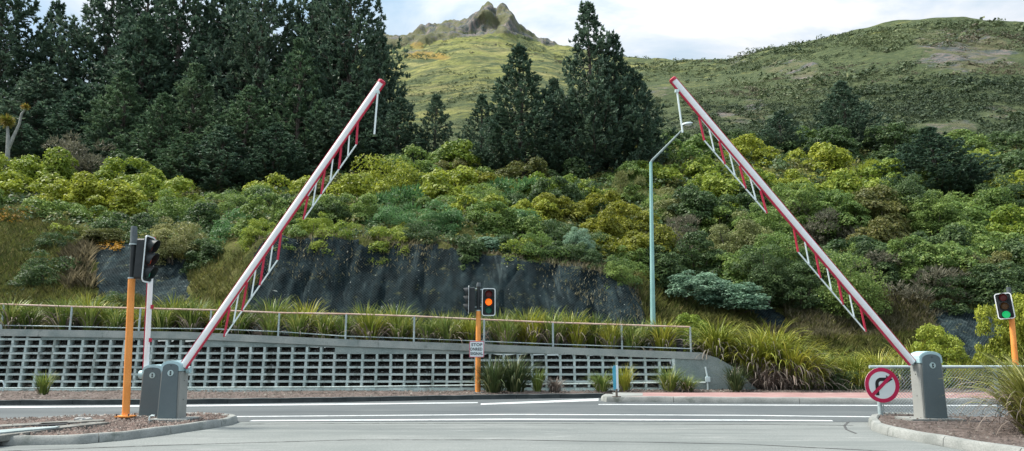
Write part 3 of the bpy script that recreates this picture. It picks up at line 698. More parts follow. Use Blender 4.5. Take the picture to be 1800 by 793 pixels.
# ------------------------------------------------------------------ crib retaining wall
def zw(py, Y=WALL_Y): return EYE + Y * tanE(py)
def xw(px, py=640, Y=WALL_Y):
    u, dy, dz = ray(px, py); return u / dy * Y
def build_wall():
    root = empty('retaining_wall', (0, WALL_Y, 0), 'grey-green concrete crib retaining wall with sloping coping beside the road', 'wall')
    BAT = .10
    def yb(z): return z * BAT          # leans back
    x0 = xw(-700); x1 = xw(1186, 660)
    p = .208; zb = .17; cw = .425
    zt = lambda X: float(np.interp(X, [xw(a, b) for a, b in WT], [zw(b) for a, b in WT]))
    H = MB(); V = MB(); Fl = MB(); Rb = MB()
    nrow = 12
    ncol = int((x1 - x0) / cw) + 1
    edges = []
    def top_rows(xl, xr):
        """how many openings fit under the coping; in steps as in the photograph"""
        for px, n in [(1186, 5), (1500, 5)]: pass
        xm = (xl + xr) / 2; pxm = 900 + F * xm / WALL_Y * 1.01
        return 9 if pxm < -170 else 8 if pxm < 78 else 7 if pxm < 345 else 6 if pxm < 594 else 5
    for c in range(ncol):
        xr = x1 - c * cw; xl = xr - cw; n = top_rows(xl, xr)
        for r in range(n):
            z = zb + r * p
            # beam under each opening, deep front lip
            H.box((xr - cw / 2, yb(z) + .10, z + .022 + random.uniform(-.004, .004)), (cw - .002, .22, .060))
        z0, z1_ = zb + .056, zb + n * p
        for r in range(n):
            z = zb + r * p + .056
            V.box((xl + random.uniform(-.006, .006), yb(z) + .13, z + (p - .056) / 2), (.070, .24, p - .058))
            # soil slope inside each cell
            a, b_ = xl + .04, xr - .04
            Fl.add([(a, yb(z) + .10, z - .004), (b_, yb(z) + .10, z - .004), (b_, yb(z) + .42, z + .13 + random.uniform(-.03, .05)), (a, yb(z) + .42, z + .12 + random.uniform(-.03, .05))], [(0, 1, 2, 3)])
        for r in range(n):
            for _ in range(5):
                q_ = random.random(); X_ = random.uniform(xl + .06, xr - .06); z_ = zb + r * p + .056 + .13 * q_; y_ = yb(z_) + .10 + .3 * q_; w_ = random.uniform(.012, .035)
                Rb.add([(X_ - w_, y_, z_), (X_ + w_, y_ - w_, z_), (X_ + w_ * .3, y_ + w_, z_), (X_, y_, z_ + w_ * 1.3)], [(0, 1, 3), (1, 2, 3), (2, 0, 3)])
        edges.append((xl, xr, z1_))
    H.box(((x0 + x1) / 2, .10, zb - .075), (x1 - x0 + .1, .30, .14))
    V.box((x1 + .0, yb(.7) + .13, zb + .056 + (5 * p - .058) / 2), (.085, .26, 5 * p - .058))
    H.build('crib_beams', M['crib'], root, bevel=0); V.build('crib_posts', M['crib'], root)
    Fl.build('crib_fill', M['fill'], root); tag(Rb.build('rubble', M['rock'], root), kind='stuff')
    bk = MB(); bk.prism([(x0, 0), (x1, 0), (x1, zt(x1) - .3)] + [(xw(q_), zt(xw(q_)) - .3) for q_ in (1000, 700, 320, 0)] + [(x0, zt(x0) - .3)], .05, Matrix.Translation((0, .62, 0))); bk.build('backing', M['fill'], root)
    # plain band between openings and coping
    B = MB()
    for xl, xr, z in edges:
        za, zc = zt(xl) - .2, zt(xr) - .2; y = yb(z) - .005
        B.add([(xl, y, z), (xr, y, z), (xr, yb(zc) - .005, zc), (xl, yb(za) - .005, za), (xl, y + .3, z), (xr, y + .3, z), (xr, y + .3, zc), (xl, y + .3, za)], [(0, 1, 2, 3), (4, 7, 6, 5), (0, 4, 5, 1), (3, 2, 6, 7), (0, 3, 7, 4), (1, 5, 6, 2)])
    B.build('upper_band', M['conc'], root)
    # coping
    Cp = MB(); xs = np.linspace(x0, xw(1238, 620), 60)
    for a, b_ in zip(xs[:-1], xs[1:]):
        za, zc = zt(a), zt(b_); y = yb(za) - .07
        Cp.add([(a, y, za - .21), (b_, y, zc - .21), (b_, y + .01, zc), (a, y + .01, za), (a, y + .42, za - .21), (b_, y + .42, zc - .21), (b_, y + .42, zc), (a, y + .42, za)], [(0, 1, 2, 3), (4, 7, 6, 5), (0, 4, 5, 1), (3, 2, 6, 7)] + ([(0, 3, 7, 4)] if a == xs[0] else []) + ([(1, 5, 6, 2)] if b_ == xs[-1] else []))
    Cp.build('coping', M['coping'], root)
    # wing wall: plain end falling away to the right
    prof = [(xw(1187, 660), .0), (xw(1338, 688), .0), (xw(1336, 688), .12), (xw(1315, 668), zw(668)), (xw(1290, 645), zw(645)), (xw(1262, 630), zw(629)), (xw(1237, 622), zw(622)), (xw(1187, 622), zt(xw(1187, 622)) - .1)]
    Wg = MB(); Wg.prism([(a, b_) for a, b_ in prof], .28, Matrix.Translation((0, .08, 0))); Wg.build('wing_wall', M['conc'], root)
    return root, zt
wall, wall_zt = build_wall()

# railing on the coping
def build_railing():
    root = empty('railing', (0, WALL_Y + .45, 0), 'low pipe railing with pinkish top rail along the top of the crib wall', 'railing')
    tops = [(-700, 512), (-360, 522), (-240, 526), (-117, 530), (5, 535), (125, 539), (246, 542), (370, 545), (490, 550), (608, 552), (728, 556), (851, 562), (972, 567), (1093, 571), (1214, 575)]
    bots = [556, 566, 570, 574, 577, 579, 582, 583, 588, 596, 600, 605, 610, 614, 618]
    Y = WALL_Y + .45; pt = []
    for i, ((px, py), pb) in enumerate(zip(tops, bots)):
        a = P(px, py, Y); b = P(px - (0 if i > 6 else 1), pb + 4, Y); a.x = (a.x + b.x) / 2; b.x = a.x; pt.append(a)
        o = MB().tube([(b.x, 0, b.z), (a.x, 0, a.z)], .032, 10).build('rail_post', M['galv'], root, smooth=True)
        MB().box((b.x, 0, b.z + .01), (.12, .12, .02)).build('post_base', M['galv'], o)
    MB().tube([(a.x, 0, a.z) for a in pt], .026, 8).build('top_rail', M['rust_rail'], root, smooth=True)
    MB().tube([(P(px, pb - 5, Y).x, -.02, P(px, pb - 5, Y).z) for (px, py), pb in zip(tops, bots)], .014, 6).build('lower_rail', M['galv'], root, smooth=True)
build_railing()

# conduits
def pipe(name, pts, r, mat, label, loc):
    loc = Vector(loc); root = MB().tube([Vector(p) - loc for p in pts], r, 8).build(name, mat, None, True, 0, loc); tag(root, label, 'pipe'); return root
pipe('conduit_pipe', [P(-600, 684, 22.36), P(0, 682.5, 22.36), P(600, 680.5, 22.36), P(1186, 672.5, 22.36), P(1240, 672.5, 22.36)], .022, M['crib'], 'long pale conduit pipe running low along the crib wall openings', P(300, 682, 22.36))
def build_conduit():
    Y = WALL_Y - .02; base = P(1246, 690, Y)
    root = empty('wall_conduit', base, 'white upright conduit with junction box on the plain end of the crib wall', 'conduit')
    q = lambda a, b, dy=0: P(a, b, Y + dy) - base
    MB().tube([q(1240, 645), q(1243, 660), q(1244.5, 688)], .024, 8).build('upright_pipe', M['pipewhite'], root, True)
    MB().tube([q(1222, 689), q(1278, 690)], .018, 8).build('ground_pipe', M['pipewhite'], root, True)
    MB().box(q(1244, 667), (.14, .09, .16)).build('junction_box', M['pipewhite'], root, bevel=.012)
build_conduit()
def build_bent():
    b = P(-1, 700, 22.2); b.z = .1
    tag(MB().tube([(.06, 0, 0), (.10, 0, .2), (.04, 0, .32), (-.25, 0, .34)], .022, 8).build('bent_pipe', M['pipewhite'], None, True, 0, (b.x, b.y, b.z)), 'pale bent pipe at the foot of the crib wall at the picture edge', 'pipe')
build_bent()
def build_ubox():
    b = P(1195, 616, 23.6)
    r = empty('utility_box', (b.x, b.y, zg(b.x, b.y)), 'small black box standing behind the last railing bay', 'utility box')
    MB().box((0, 0, .2), (.18, .16, .42)).build('box_body', M['blackpaint'], r, bevel=.015)
    MB().box((0, -.005, .425), (.21, .19, .03)).build('box_lid', M['capgrey'], r, bevel=.006)
build_ubox()

# ------------------------------------------------------------------ street lamp
def build_lamp():
    Y = 25.6; b = P(1148, 568, Y); zb = zg(b.x, Y) - .1
    top = P(1144, 285, Y); elb = top
    root = empty('street_lamp', (b.x, Y, zb), 'tall pale teal street lamp with angled arm in front of the bushes', 'street lamp')
    o = Vector((b.x, Y, zb)); T = top - o
    MB().tube([(0, 0, 0), (0, 0, 1.0), (T.x, 0, T.z)], [.092, .088, .052], 12).build('pole', M['lamp_teal'], root, True)
    A = P(1198, 230, Y - .2) - o
    MB().tube([(T.x, 0, T.z - .03), (T.x + .05, 0, T.z + .06), A], [.05, .045, .03], 8).build('arm', M['lamp_grey'], root, True)
    C = P(1207, 219, Y - .3) - o
    mb = MB(); n = 12; rings = []
    for i, (s, w, h) in enumerate([(-.17, .03, .03), (-.12, .09, .07), (0, .12, .09), (.12, .12, .08), (.2, .07, .05)]):
        for j in range(n):
            a = 2 * math.pi * j / n; zz = math.sin(a); rings.append(Vector((C.x + s, C.y + w * math.cos(a), C.z + (h if zz > 0 else h * .35) * zz + s * .12)))
    fs = [(i * n + j, i * n + (j + 1) % n, (i + 1) * n + (j + 1) % n, (i + 1) * n + j) for i in range(4) for j in range(n)] + [tuple(range(n)), tuple(4 * n + j for j in range(n))]
    h = mb.add(rings, fs).build('lamp_head', M['galv'], root, True)
    MB().box((C.x + .04, C.y, C.z - .035), (.22, .15, .02)).build('lamp_lens', M['signwhite'], h, bevel=.005)
    MB().box((0, 0, .06), (.34, .34, .03)).build('base_plate', M['galv'], root)
build_lamp()

# ------------------------------------------------------------------ traffic signals
def rrect(w, h, r, n=5):
    p = []
    for cx, cz, a0 in ((w / 2 - r, h / 2 - r, 0), (-w / 2 + r, h / 2 - r, 90), (-w / 2 + r, -h / 2 + r, 180), (w / 2 - r, -h / 2 + r, 270)):
        for k in range(n + 1): a = R(a0 + 90 * k / n); p.append((cx + r * math.cos(a), cz + r * math.sin(a)))
    return p
def signal_head(root, pos, yaw, lens, w=.40, h=.86, roll=0):
    """pos: centre of the board relative to root; faces local -Y turned by yaw"""
    Mx = Matrix.Translation(pos) @ Matrix.Rotation(yaw, 4, 'Z') @ Matrix.Rotation(roll, 4, 'Y')
    head = MB().prism(rrect(w, h, .07), .012, Mx).build('target_board', M['board'], root)
    MB().ring(rrect(w + .006, h + .006, .073), rrect(w - .045, h - .045, .05), .010, Mx @ Matrix.Translation((0, -.014, 0))).build('border', M['border'], head)
    MB().prism(rrect(.24, .72, .04), .16, Mx @ Matrix.Translation((0, .012, 0))).build('lamp_housing', M['blackpaint'], head)
    for k, zc in enumerate((.235, 0, -.235)):
        mb = MB(); n = 20; vs = [Mx @ Vector((.098 * math.cos(2 * math.pi * j / n), -.012, zc + .098 * math.sin(2 * math.pi * j / n))) for j in range(n)] + [Mx @ Vector((0, -.035, zc))]
        mb.add(vs, [(j, (j + 1) % n, n) for j in range(n)]); mb.build('lens', M[lens[k]], head, True)
        # open-bottomed visor
        vb = MB(); a0, a1, n = R(-52), R(232), 16; o_, i_ = [], []
        for j in range(n + 1):
            a = a0 + (a1 - a0) * j / n; top = .5 + .5 * math.sin(a); ln = .05 + .11 * top
            o_.append([Mx @ Vector((.122 * math.cos(a), -.010, zc + .122 * math.sin(a))), Mx @ Vector((.120 * math.cos(a), -.010 - ln, zc + .120 * math.sin(a) - .012)), Mx @ Vector((.112 * math.cos(a), -.010 - ln, zc + .112 * math.sin(a) - .012)), Mx @ Vector((.112 * math.cos(a), -.010, zc + .112 * math.sin(a)))])
        vs = [q for r in o_ for q in r]; fs = []
        for j in range(n):
            for k2 in range(4): fs.append((j * 4 + k2, j * 4 + (k2 + 1) % 4, (j + 1) * 4 + (k2 + 1) % 4, (j + 1) * 4 + k2))
        vb.add(vs, fs + [(0, 1, 2, 3), (n * 4, n * 4 + 1, n * 4 + 2, n * 4 + 3)]); vb.build('visor', M['blackpaint'], head, True)
    return head
def bracket(root, a, b): MB().tube([a, b], .014, 6).build('bracket', M['galv'], root, True)

def signal_left():
    base = P(219.5, 737, 13.2); base.z = ZI - .03; o = base
    root = empty('traffic_signal', o, 'tall orange traffic signal pole with black top at the left barrier cabinets', 'traffic signal', 'traffic signals')
    A = P(221, 729, 13.2) - o; A.y = 0; B = P(231.5, 489, 13.2) - o; B.y = 0; C = P(235, 428, 13.2) - o; C.y = 0; D = P(236, 398, 13.2) - o; D.y = 0
    MB().tube([A, B], [.062, .058], 14).build('pole', M['orange'], root, True)
    MB().tube([B, C + (C - B) * .05], .048, 14).build('upper_pole', M['blackpaint'], root, True)
    cap = MB().tube([C - Vector((0, 0, .02)), C, C + Vector((0, 0, .02)), D - Vector((0, 0, .03)), D], [.066, .070, .064, .055, .045], 14).build('finial', M['capgrey'], root, True)
    MB().tube([C - Vector((0, 0, .03)), C - Vector((0, 0, .005))], .074, 14).build('collar', M['galv'], cap, True)
    MB().tube([B - Vector((0, 0, .012)), B + Vector((0, 0, .012))], .064, 14).build('joint_ring', M['galv'], root, True)
    f = MB().box((A.x, 0, .075), (.26, .26, .018)).box((A.x, 0, .05), (.16, .16, .014)).build('base_flange', M['orange'], root)
    for sx in (-1, 1):
        for sy in (-1, 1): MB().tube([(A.x + sx * .105, sy * .105, -.02), (A.x + sx * .105, sy * .105, .12)], .014, 6).build('anchor_bolt', M['bark'], root)
    MB().tube([(A.x, 0, -.06), (A.x, 0, .05)], [.09, .075], 12).build('footing', M['kerb'], root, True)
    hp = P(262.5, 456, 13.1) - o
    h = signal_head(root, Vector((hp.x - .02, hp.y, hp.z)), R(90), ['lens_red_off', 'lens_red_dim', 'lens_green_dim'], .37, .83, R(1.5))
    bracket(root, (C.x + .05, 0, C.z - .01), (hp.x - .06, hp.y, C.z - .01)); bracket(root, (B.x + .05, 0, B.z + .015), (hp.x - .08, hp.y, B.z + .015))
    MB().tube([(C.x + .06, 0, C.z - .03), (C.x + .10, .0, C.z - .2), (C.x + .055, 0, C.z - .45)], .009, 6).build('cable', M['blackpaint'], root, True)
signal_left()

def text_mesh(name, body, size, mat, parent, loc, rot=(R(90), 0, 0), bold=0.0, sx=1.0):
    cu = bpy.data.curves.new(name, 'FONT'); cu.body = body; cu.size = size; cu.align_x = 'CENTER'; cu.align_y = 'CENTER'; cu.extrude = .001; cu.offset = bold; cu.space_character = 1.08
    t = bpy.data.objects.new(name, cu); COL.objects.link(t); dg = bpy.context.evaluated_depsgraph_get()
    me = bpy.data.meshes.new_from_object(t.evaluated_get(dg)); bpy.data.objects.remove(t)
    o = mobj(name, me, mat, parent); o.location = loc; o.rotation_euler = rot; o.scale = (sx, 1, 1); 
    if not me.materials: me.materials.append(mat)
    return o
def signal_mid():
    Y = 21.7; o = P(840, 693, Y); o.z = .10
    root = empty('traffic_signal', o, 'orange traffic signal pole with lit amber light before the crib wall', 'traffic signal', 'traffic signals')
    B = P(841, 546, Y) - o; D = P(841.5, 497, Y) - o
    MB().tube([(0, 0, .03), (B.x, 0, B.z)], [.078, .07], 14).build('pole', M['orange'], root, True)
    MB().tube([(B.x, 0, B.z), (D.x, 0, D.z - .06)], .052, 12).build('upper_pole', M['blackpaint'], root, True)
    MB().tube([(D.x, 0, D.z - .12), (D.x, 0, D.z - .03), (D.x, 0, D.z)], [.072, .065, .05], 12).build('finial', M['capgrey'], root, True)
    MB().tube([(B.x, 0, B.z - .015), (B.x, 0, B.z + .015)], .074, 12).build('joint_ring', M['galv'], root, True)
    MB().box((0, 0, .02), (.26, .26, .03)).build('base_flange', M['galv'], root)
    hp = P(859, 531, Y - .05) - o
    signal_head(root, hp, R(4), ['lens_red_off', 'lens_amber_on', 'lens_green_off'], .39, .80)
    h2 = P(823, 527, Y) - o
    signal_head(root, Vector((h2.x + .02, h2.y, h2.z)), R(-86), ['lens_red_off', 'lens_amber_off', 'lens_green_off'], .39, .80)
    bracket(root, (B.x, 0, B.z + .12), (hp.x - .05, 0.02, B.z + .12)); bracket(root, (D.x, 0, D.z - .2), (hp.x - .05, 0.02, D.z - .2))
    bracket(root, (B.x, 0, B.z + .1), (h2.x, 0.0, B.z + .1)); bracket(root, (D.x, 0, D.z - .18), (h2.x, 0.0, D.z - .18))
    # STOP ON RED SIGNAL
    c = P(838, 614, Y - .09); loc = c
    sg = empty('regulatory_sign', loc, 'small white rectangular sign reading STOP ON RED SIGNAL on the middle pole', 'sign')
    w, h = .425, .46
    MB().prism(rrect(w, h, .03), .008, I4).build('sign_plate', M['signwhite'], sg)
    MB().ring(rrect(w - .006, h - .006, .028), rrect(w - .036, h - .036, .018), .004, Matrix.Translation((0, -.005, 0))).build('sign_border', M['signred'], sg)
    for tx, k, x_, i in (('STOP', 1.1, 0, 0), ('ON', .88, -.115, 1), ('RED', .88, .068, 1), ('SIGNAL', .88, 0, 2)):
        text_mesh('lettering', tx, .115, M['signgrey'], sg, (x_, -.007, .125 - i * .125), bold=.003, sx=k)
signal_mid()
def signal_right():
    Y = 20.6; o = P(1786, 690, Y); o.z = .14
    root = empty('traffic_signal', o, 'orange traffic signal pole showing green beyond the chain-link fence', 'traffic signal', 'traffic signals')
    A = Vector((0, 0, 0)); B = P(1778, 556, Y) - o; D = P(1772.5, 505, Y) - o
    MB().tube([(0.05, 0, .02), (B.x, 0, B.z)], [.078, .068], 14).build('pole', M['orange'], root, True)
    MB().tube([(B.x, 0, B.z), (D.x, 0, D.z - .1)], .05, 12).build('upper_pole', M['blackpaint'], root, True)
    MB().tube([(D.x, 0, D.z - .2), (D.x, 0, D.z)], [.06, .055], 12).build('finial', M['capgrey'], root, True)
    MB().box((0.05, 0, .01), (.26, .26, .03)).build('base_flange', M['galv'], root)
    hp = P(1766, 538, Y - .12) - o
    signal_head(root, hp, R(-40), ['lens_red_off', 'lens_amber_off', 'lens_green_on'], .40, .71, R(-4))
    bracket(root, (B.x, 0, B.z + .1), (hp.x, hp.y + .03, B.z + .1)); bracket(root, (D.x, 0, D.z - .2), (hp.x, hp.y + .03, D.z - .2))
signal_right()

# ------------------------------------------------------------------ boom barriers
def cabinet(root, w, d, h, side):
    """front face at y=0, going back to y=d; arch-topped; returns housing"""
    hw = w / 2; ah = .11 * h; n = 12; tp = .93
    def prof(k, s=1.0, zlow=0.0, inset_=0.0):
        top = [(-(hw - inset_) * tp * math.cos(math.pi * j / n), h - ah - inset_ * .3 + (ah - inset_ * .6) * math.sin(math.pi * j / n) ** .85) for j in range(n + 1)]
        return top
    zc = h - ah - .07 * h
    body = [(-hw, 0), (hw, 0), (hw * tp, zc), (-hw * tp, zc)]
    hs = MB().prism([(x, z) for x, z in body], d, I4).build('housing', M['cab'], root, bevel=.012)
    capp = [(-hw * tp - .006, zc + .001), (hw * tp + .006, zc + .001)] + [((hw * tp + .006) * math.cos(math.pi * j / n), h - ah + ah * math.sin(math.pi * j / n) ** .8) for j in range(n + 1)]
    MB().prism(capp, d + .02, Matrix.Translation((0, -.01, 0))).build('cap', M['cabcap'], hs, bevel=.008)
    ins = .035
    dp = [(-hw + ins * .6, .012), (hw - ins * .6, .012), (hw * tp - ins, h - ah - .01)] + [((hw * tp - ins) * math.cos(math.pi * j / n), h - ah - .02 + (ah - .03) * math.sin(math.pi * j / n) ** .8) for j in range(1, n)] + [(-hw * tp + ins, h - ah - .01)]
    door = MB().prism(dp, .016, Matrix.Translation((0, -.022, 0))).build('door', M['cabdoor'], hs, bevel=.004)
    c = [(0.052 * math.cos(2 * math.pi * j / 20), .052 * math.sin(2 * math.pi * j / 20)) for j in range(20)]
    lk = MB().prism(c, .008, Matrix.Translation((.01, -.031, h * .79))).build('lock_disc', M['badge'], door)
    MB().box((.012, -.034, h * .79), (.024, .006, .066)).build('key_slot', M['signblack'], lk)
    MB().box((.012, -.038, h * .79), (.010, .004, .012)).build('key_hole', M['badge'], lk)
    MB().tube([(.01, -.03, h - ah * .78), (.01, -.02, h - ah * .78)], .008, 8).build('screw', M['signblack'], door)
    for zz in (.42, .82):
        MB().tube([(side * (hw * (1 - .07 * zz) + .004), d * .5, h * zz * .8), (side * (hw * (1 - .07 * zz) - .01), d * .5, h * zz * .8)], .010, 8).build('screw', M['signblack'], hs)
    return hs

def boom(root, o, p0, p1, Y, sections, rod, thick=.066, red_side=1):
    """p0,p1 photo points of the beam axis at distance Y; sections list of (a_top,a_bot,rods) in photo points"""
    A = P(*p0, Y) - o; B = P(*p1, Y) - o; d = (B - A).normalized(); n = Vector((d.z, 0, -d.x)).normalized()
    if n.z > 0: n = -n          # n points to the underside
    arm = MB().tube([A, B], thick, 14, flat=.62).build('boom_arm', M['white'], root, True)
    for s, r_ in ((1, .021), (-1, .013)):
        q = n * (thick * s * .98)
        MB().tube([A + q, B + q], r_, 6, flat=1.6).build('red_edging', M['red'], arm, True)
    MB().tube([B - d * .03, B + d * .02, B + d * .035], [thick * 1.12, thick * 1.12, thick * .7], 14, flat=.7).build('end_cap', M['red'], arm, True)
    for (t0, t1, b0, b1, k) in sections:
        T0, T1, B0, B1 = [P(*q, Y) - o for q in (t0, t1, b0, b1)]
        fr = MB().tube([T0, T1], .010, 6).build('fringe', M['rodwhite'], root, True)
        MB().tube([B0, B1], .014, 6).build('bottom_rail', M['rodwhite'], fr, True)
        for i in range(k):
            s = i / (k - 1); red = i % 2 == 0
            a = T0.lerp(T1, s); b = B0.lerp(B1, s)
            MB().tube([a, b], .021 if red else .014, 6).build('red_rod' if red else 'white_rod', M['red'] if red else M['rodwhite'], fr, True)
    if rod:
        a, b = [P(*q, Y - .02) - o for q in rod]
        MB().tube([a, b], .017, 8).build('hanging_rest', M['rodwhite'], root, True)
        MB().box(a, (.07, .06, .05)).build('rest_hinge', M['pipewhite'], root)
    return arm

def barriers():
    # left front
    Y = 12.9; o = P(293.5, 740, Y); o.z = ZI
    r = empty('boom_barrier', o, 'left raised boom barrier, red and white boom leaning right, arch-topped grey cabinet', 'boom barrier', 'boom barriers')
    top = P(299, 634, Y).z - o.z
    cabinet(r, .36, .33, top, 1)
    MB().box((.08, .12, .0), (.66, .62, .06)).build('plinth', M['kerb'], r, bevel=.01)
    MB().tube([(.19, .2, top * .84), (.25, .2, top * .84)], .06, 14).build('hub', M['cabcap'], r, True)
    boom(r, o, (322, 644), (671, 144), Y + .12,
         [((629, 210), (541, 345), (626.5, 254), (533.5, 386), 7), ((494, 410), (404, 540), (488, 457), (394, 592), 7)],
         ((664, 162), (658, 236)))
    # left rear
    Y2 = 13.75; o2 = P(262, 733, Y2); o2.z = ZI
    r2 = empty('boom_barrier', o2, 'upright short boom barrier whose grey cabinet stands half behind the left one', 'boom barrier', 'boom barriers')
    top2 = P(262, 641, Y2).z - o2.z
    hs = cabinet(r2, .40, .30, top2, -1)
    MB().box((0, .15, -.02), (.52, .44, .06)).build('plinth', M['kerb'], r2)
    MB().tube([(-.18, .12, top2 * .80), (-.29, .12, top2 * .80)], [.09, .075], 16).build('hub', M['cabcap'], r2, True)
    A = P(256.5, 650, Y2 + .1) - o2; B = P(268, 419, Y2 + .1) - o2; d = (B - A).normalized(); n = Vector((d.z, 0, -d.x))
    arm = MB().tube([A, B], .052, 12, flat=.62).build('boom_arm', M['white'], r2, True)
    MB().tube([A - n * .05, B - n * .05], .016, 6, flat=1.5).build('red_edging', M['red'], arm, True)
    MB().tube([B - d * .03, B + d * .02], .06, 12, flat=.7).build('end_cap', M['red'], arm, True)
    for s in (.22, .47): 
        q = A.lerp(B, s) + n * .055; MB().box(q, (.035, .05, .07)).build('red_clip', M['red'], arm)
    # right
    Y3 = 13.05; o3 = P(1646, 738, Y3); o3.z = ZI
    r3 = empty('boom_barrier', o3, 'right raised boom barrier, red and white boom leaning left, arch-topped grey cabinet', 'boom barrier', 'boom barriers')
    top3 = P(1639, 617.5, Y3).z - o3.z
    hs3 = cabinet(r3, .415, .34, top3, -1)
    MB().box((-.05, .14, -.01), (.9, .62, .06)).build('plinth', M['kerb'], r3, bevel=.01)
    MB().tube([(-.21, .2, top3 * .84), (-.27, .2, top3 * .84)], .06, 14).build('hub', M['cabcap'], r3, True)
    boom(r3, o3, (1604, 638), (1183, 140), Y3 + .12,
         [((1229, 206), (1337, 335), (1238, 247), (1348, 375), 7), ((1395, 400), (1513, 541), (1403, 443), (1522, 583), 7)],
         ((1190, 160), (1200, 233)))
barriers()
b = P(262, 740, 12.7); b.z = ZI - .03
tag(MB().tube([(0, 0, 0), (.005, 0, .11), (.03, 0, .125), (.085, 0, .125)], .013, 8).build('white_pipe', M['pipewhite'], None, True, 0, b), 'small white bent pipe stub in the mulch before the left cabinets', 'pipe')

# ------------------------------------------------------------------ no right turn sign, fence, marker
def build_fence():
    Y = 14.1; o = P(1549, 741, Y); o.z = ZI - .02
    r = empty('chain_link_fence', o, 'low chain-link fence with galvanised top rail behind the right barrier cabinet', 'fence')
    zt = P(1549, 645, Y).z - o.z; xs = [0, P(1748, 645, Y).x - o.x, P(1748, 645, Y).x - o.x + 2.2, P(1748, 645, Y).x - o.x + 4.4]
    for i, x in enumerate(xs): MB().tube([(x, 0, -.05), (x, 0, zt - .02)], .042 if i == 0 else .036, 12).build('fence_post', M['galv'], r, True)
    MB().tube([(-.14, 0, zt), (xs[-1], 0, zt)], .028, 10).build('top_rail', M['galv'], r, True)
    MB().tube([(.07, .01, .04), (.07, .01, zt)], .008, 6).build('tension_bar', M['galv'], r)
    mb = MB(); p = .062; h = zt - .05; wdt = xs[-1] - .07; z0 = .03
    k = -int(h / p) - 1
    def wire(a, b): mb.tube([a, b], .0034, 3, cap=False)
    while k * p < wdt:
        x = .07 + k * p
        for sgn in (1, -1):
            xa, xb = (x, x + h) if sgn > 0 else (x + h, x)
            # clip to fence width
            pts = []
            a = Vector((xa, .012 * sgn * .3, z0)); b_ = Vector((xb, .012 * sgn * .3, z0 + h))
            lo, hi = .07, .07 + wdt
            def clip(a, b_):
                dx = b_.x - a.x; t0, t1 = 0, 1
                ta, tb = (lo - a.x) / dx, (hi - a.x) / dx
                if ta > tb: ta, tb = tb, ta
                t0, t1 = max(t0, ta), min(t1, tb); return (t0, t1) if t1 > t0 else None
            c = clip(a, b_)
            if c: wire(a.lerp(b_, c[0]), a.lerp(b_, c[1]))
        k += 1
    mb.build('wire_mesh', M['galv'], r)
    c = P(1550.5, 677, Y - .09)
    s = empty('no_right_turn_sign', c, 'round red-bordered no right turn sign on the first fence post', 'sign', rot=(0, 0, 0))
    def circ(rad, n=48): return [(rad * math.cos(2 * math.pi * j / n), rad * math.sin(2 * math.pi * j / n)) for j in range(n)]
    ro = .318
    MB().prism(circ(ro), .006, I4).build('sign_plate', M['signwhite'], s)
    MB().ring(circ(ro), circ(ro * .78), .004, Matrix.Translation((0, -.0045, 0))).build('red_ring', M['signred'], s)
    # arrow: stem up then round to the right with head
    st = []; w = .062
    cx0 = -.095; zl = -.185; rr = .085; zt_ = .105
    outer = [(cx0 - w / 2, zl), (cx0 - w / 2, zt_ - rr)]
    inner = [(cx0 + w / 2, zl), (cx0 + w / 2, zt_ - rr)]
    for j in range(1, 9):
        a = math.pi - (math.pi / 2) * j / 8
        outer.append((cx0 + rr + (rr + w / 2) * math.cos(a), zt_ - rr + (rr + w / 2) * math.sin(a)))
        inner.append((cx0 + rr + (rr - w / 2) * math.cos(a), zt_ - rr + (rr - w / 2) * math.sin(a)))
    xe = .085; outer.append((xe, zt_ + w / 2)); inner.append((xe, zt_ - w / 2))
    mb = MB(); Mx = Matrix.Translation((0, -.005, 0)); n = len(outer)
    vs = [Mx @ Vector((x, 0, z)) for x, z in outer] + [Mx @ Vector((x, 0, z)) for x, z in inner]
    mb.add(vs, [(i, i + 1, n + i + 1, n + i) for i in range(n - 1)])
    mb.add([Mx @ Vector((x, 0, z)) for x, z in ((xe, zt_ + .075), (xe + .12, zt_), (xe, zt_ - .075))], [(0, 1, 2)])
    mb.build('turn_arrow', M['signblack'], s)
    a = R(43); hl = ro * .80; q = .030
    dx, dz = math.cos(a), math.sin(a)
    MB().prism([(-dx * hl + dz * q, -dz * hl - dx * q), (dx * hl + dz * q, dz * hl - dx * q), (dx * hl - dz * q, dz * hl + dx * q), (-dx * hl - dz * q, -dz * hl + dx * q)], .003, Matrix.Translation((0, -.0085, 0))).build('red_slash', M['signred'], s)
    MB().box((0, .03, .1), (.1, .05, .03)).box((0, .03, -.1), (.1, .05, .03)).build('clamp', M['galv'], s)
build_fence()
def build_marker():
    o = G(1084, 698, .14)
    r = empty('marker_post', o, 'thin blue and white marker post on the nose of the red footpath', 'marker post')
    MB().tube([(0, 0, 0), (0, 0, .2)], .03, 10).build('stem', M['bark'], r, True)
    MB().prism([(0, .14), (.055, .14), (.055, .78), (.02, .80), (-.0, .78)], .03, I4).build('white_panel', M['signwhite'], r)
    MB().prism([(-.075, .2), (-.003, .12), (-.003, .78), (-.055, .79), (-.09, .70)], .02, Matrix.Translation((0, .005, 0))).build('blue_panel', M['blue'], r)
    MB().box((0, 0, .01), (.2, .2, .02)).build('foot_plate', M['bark'], r)
build_marker()

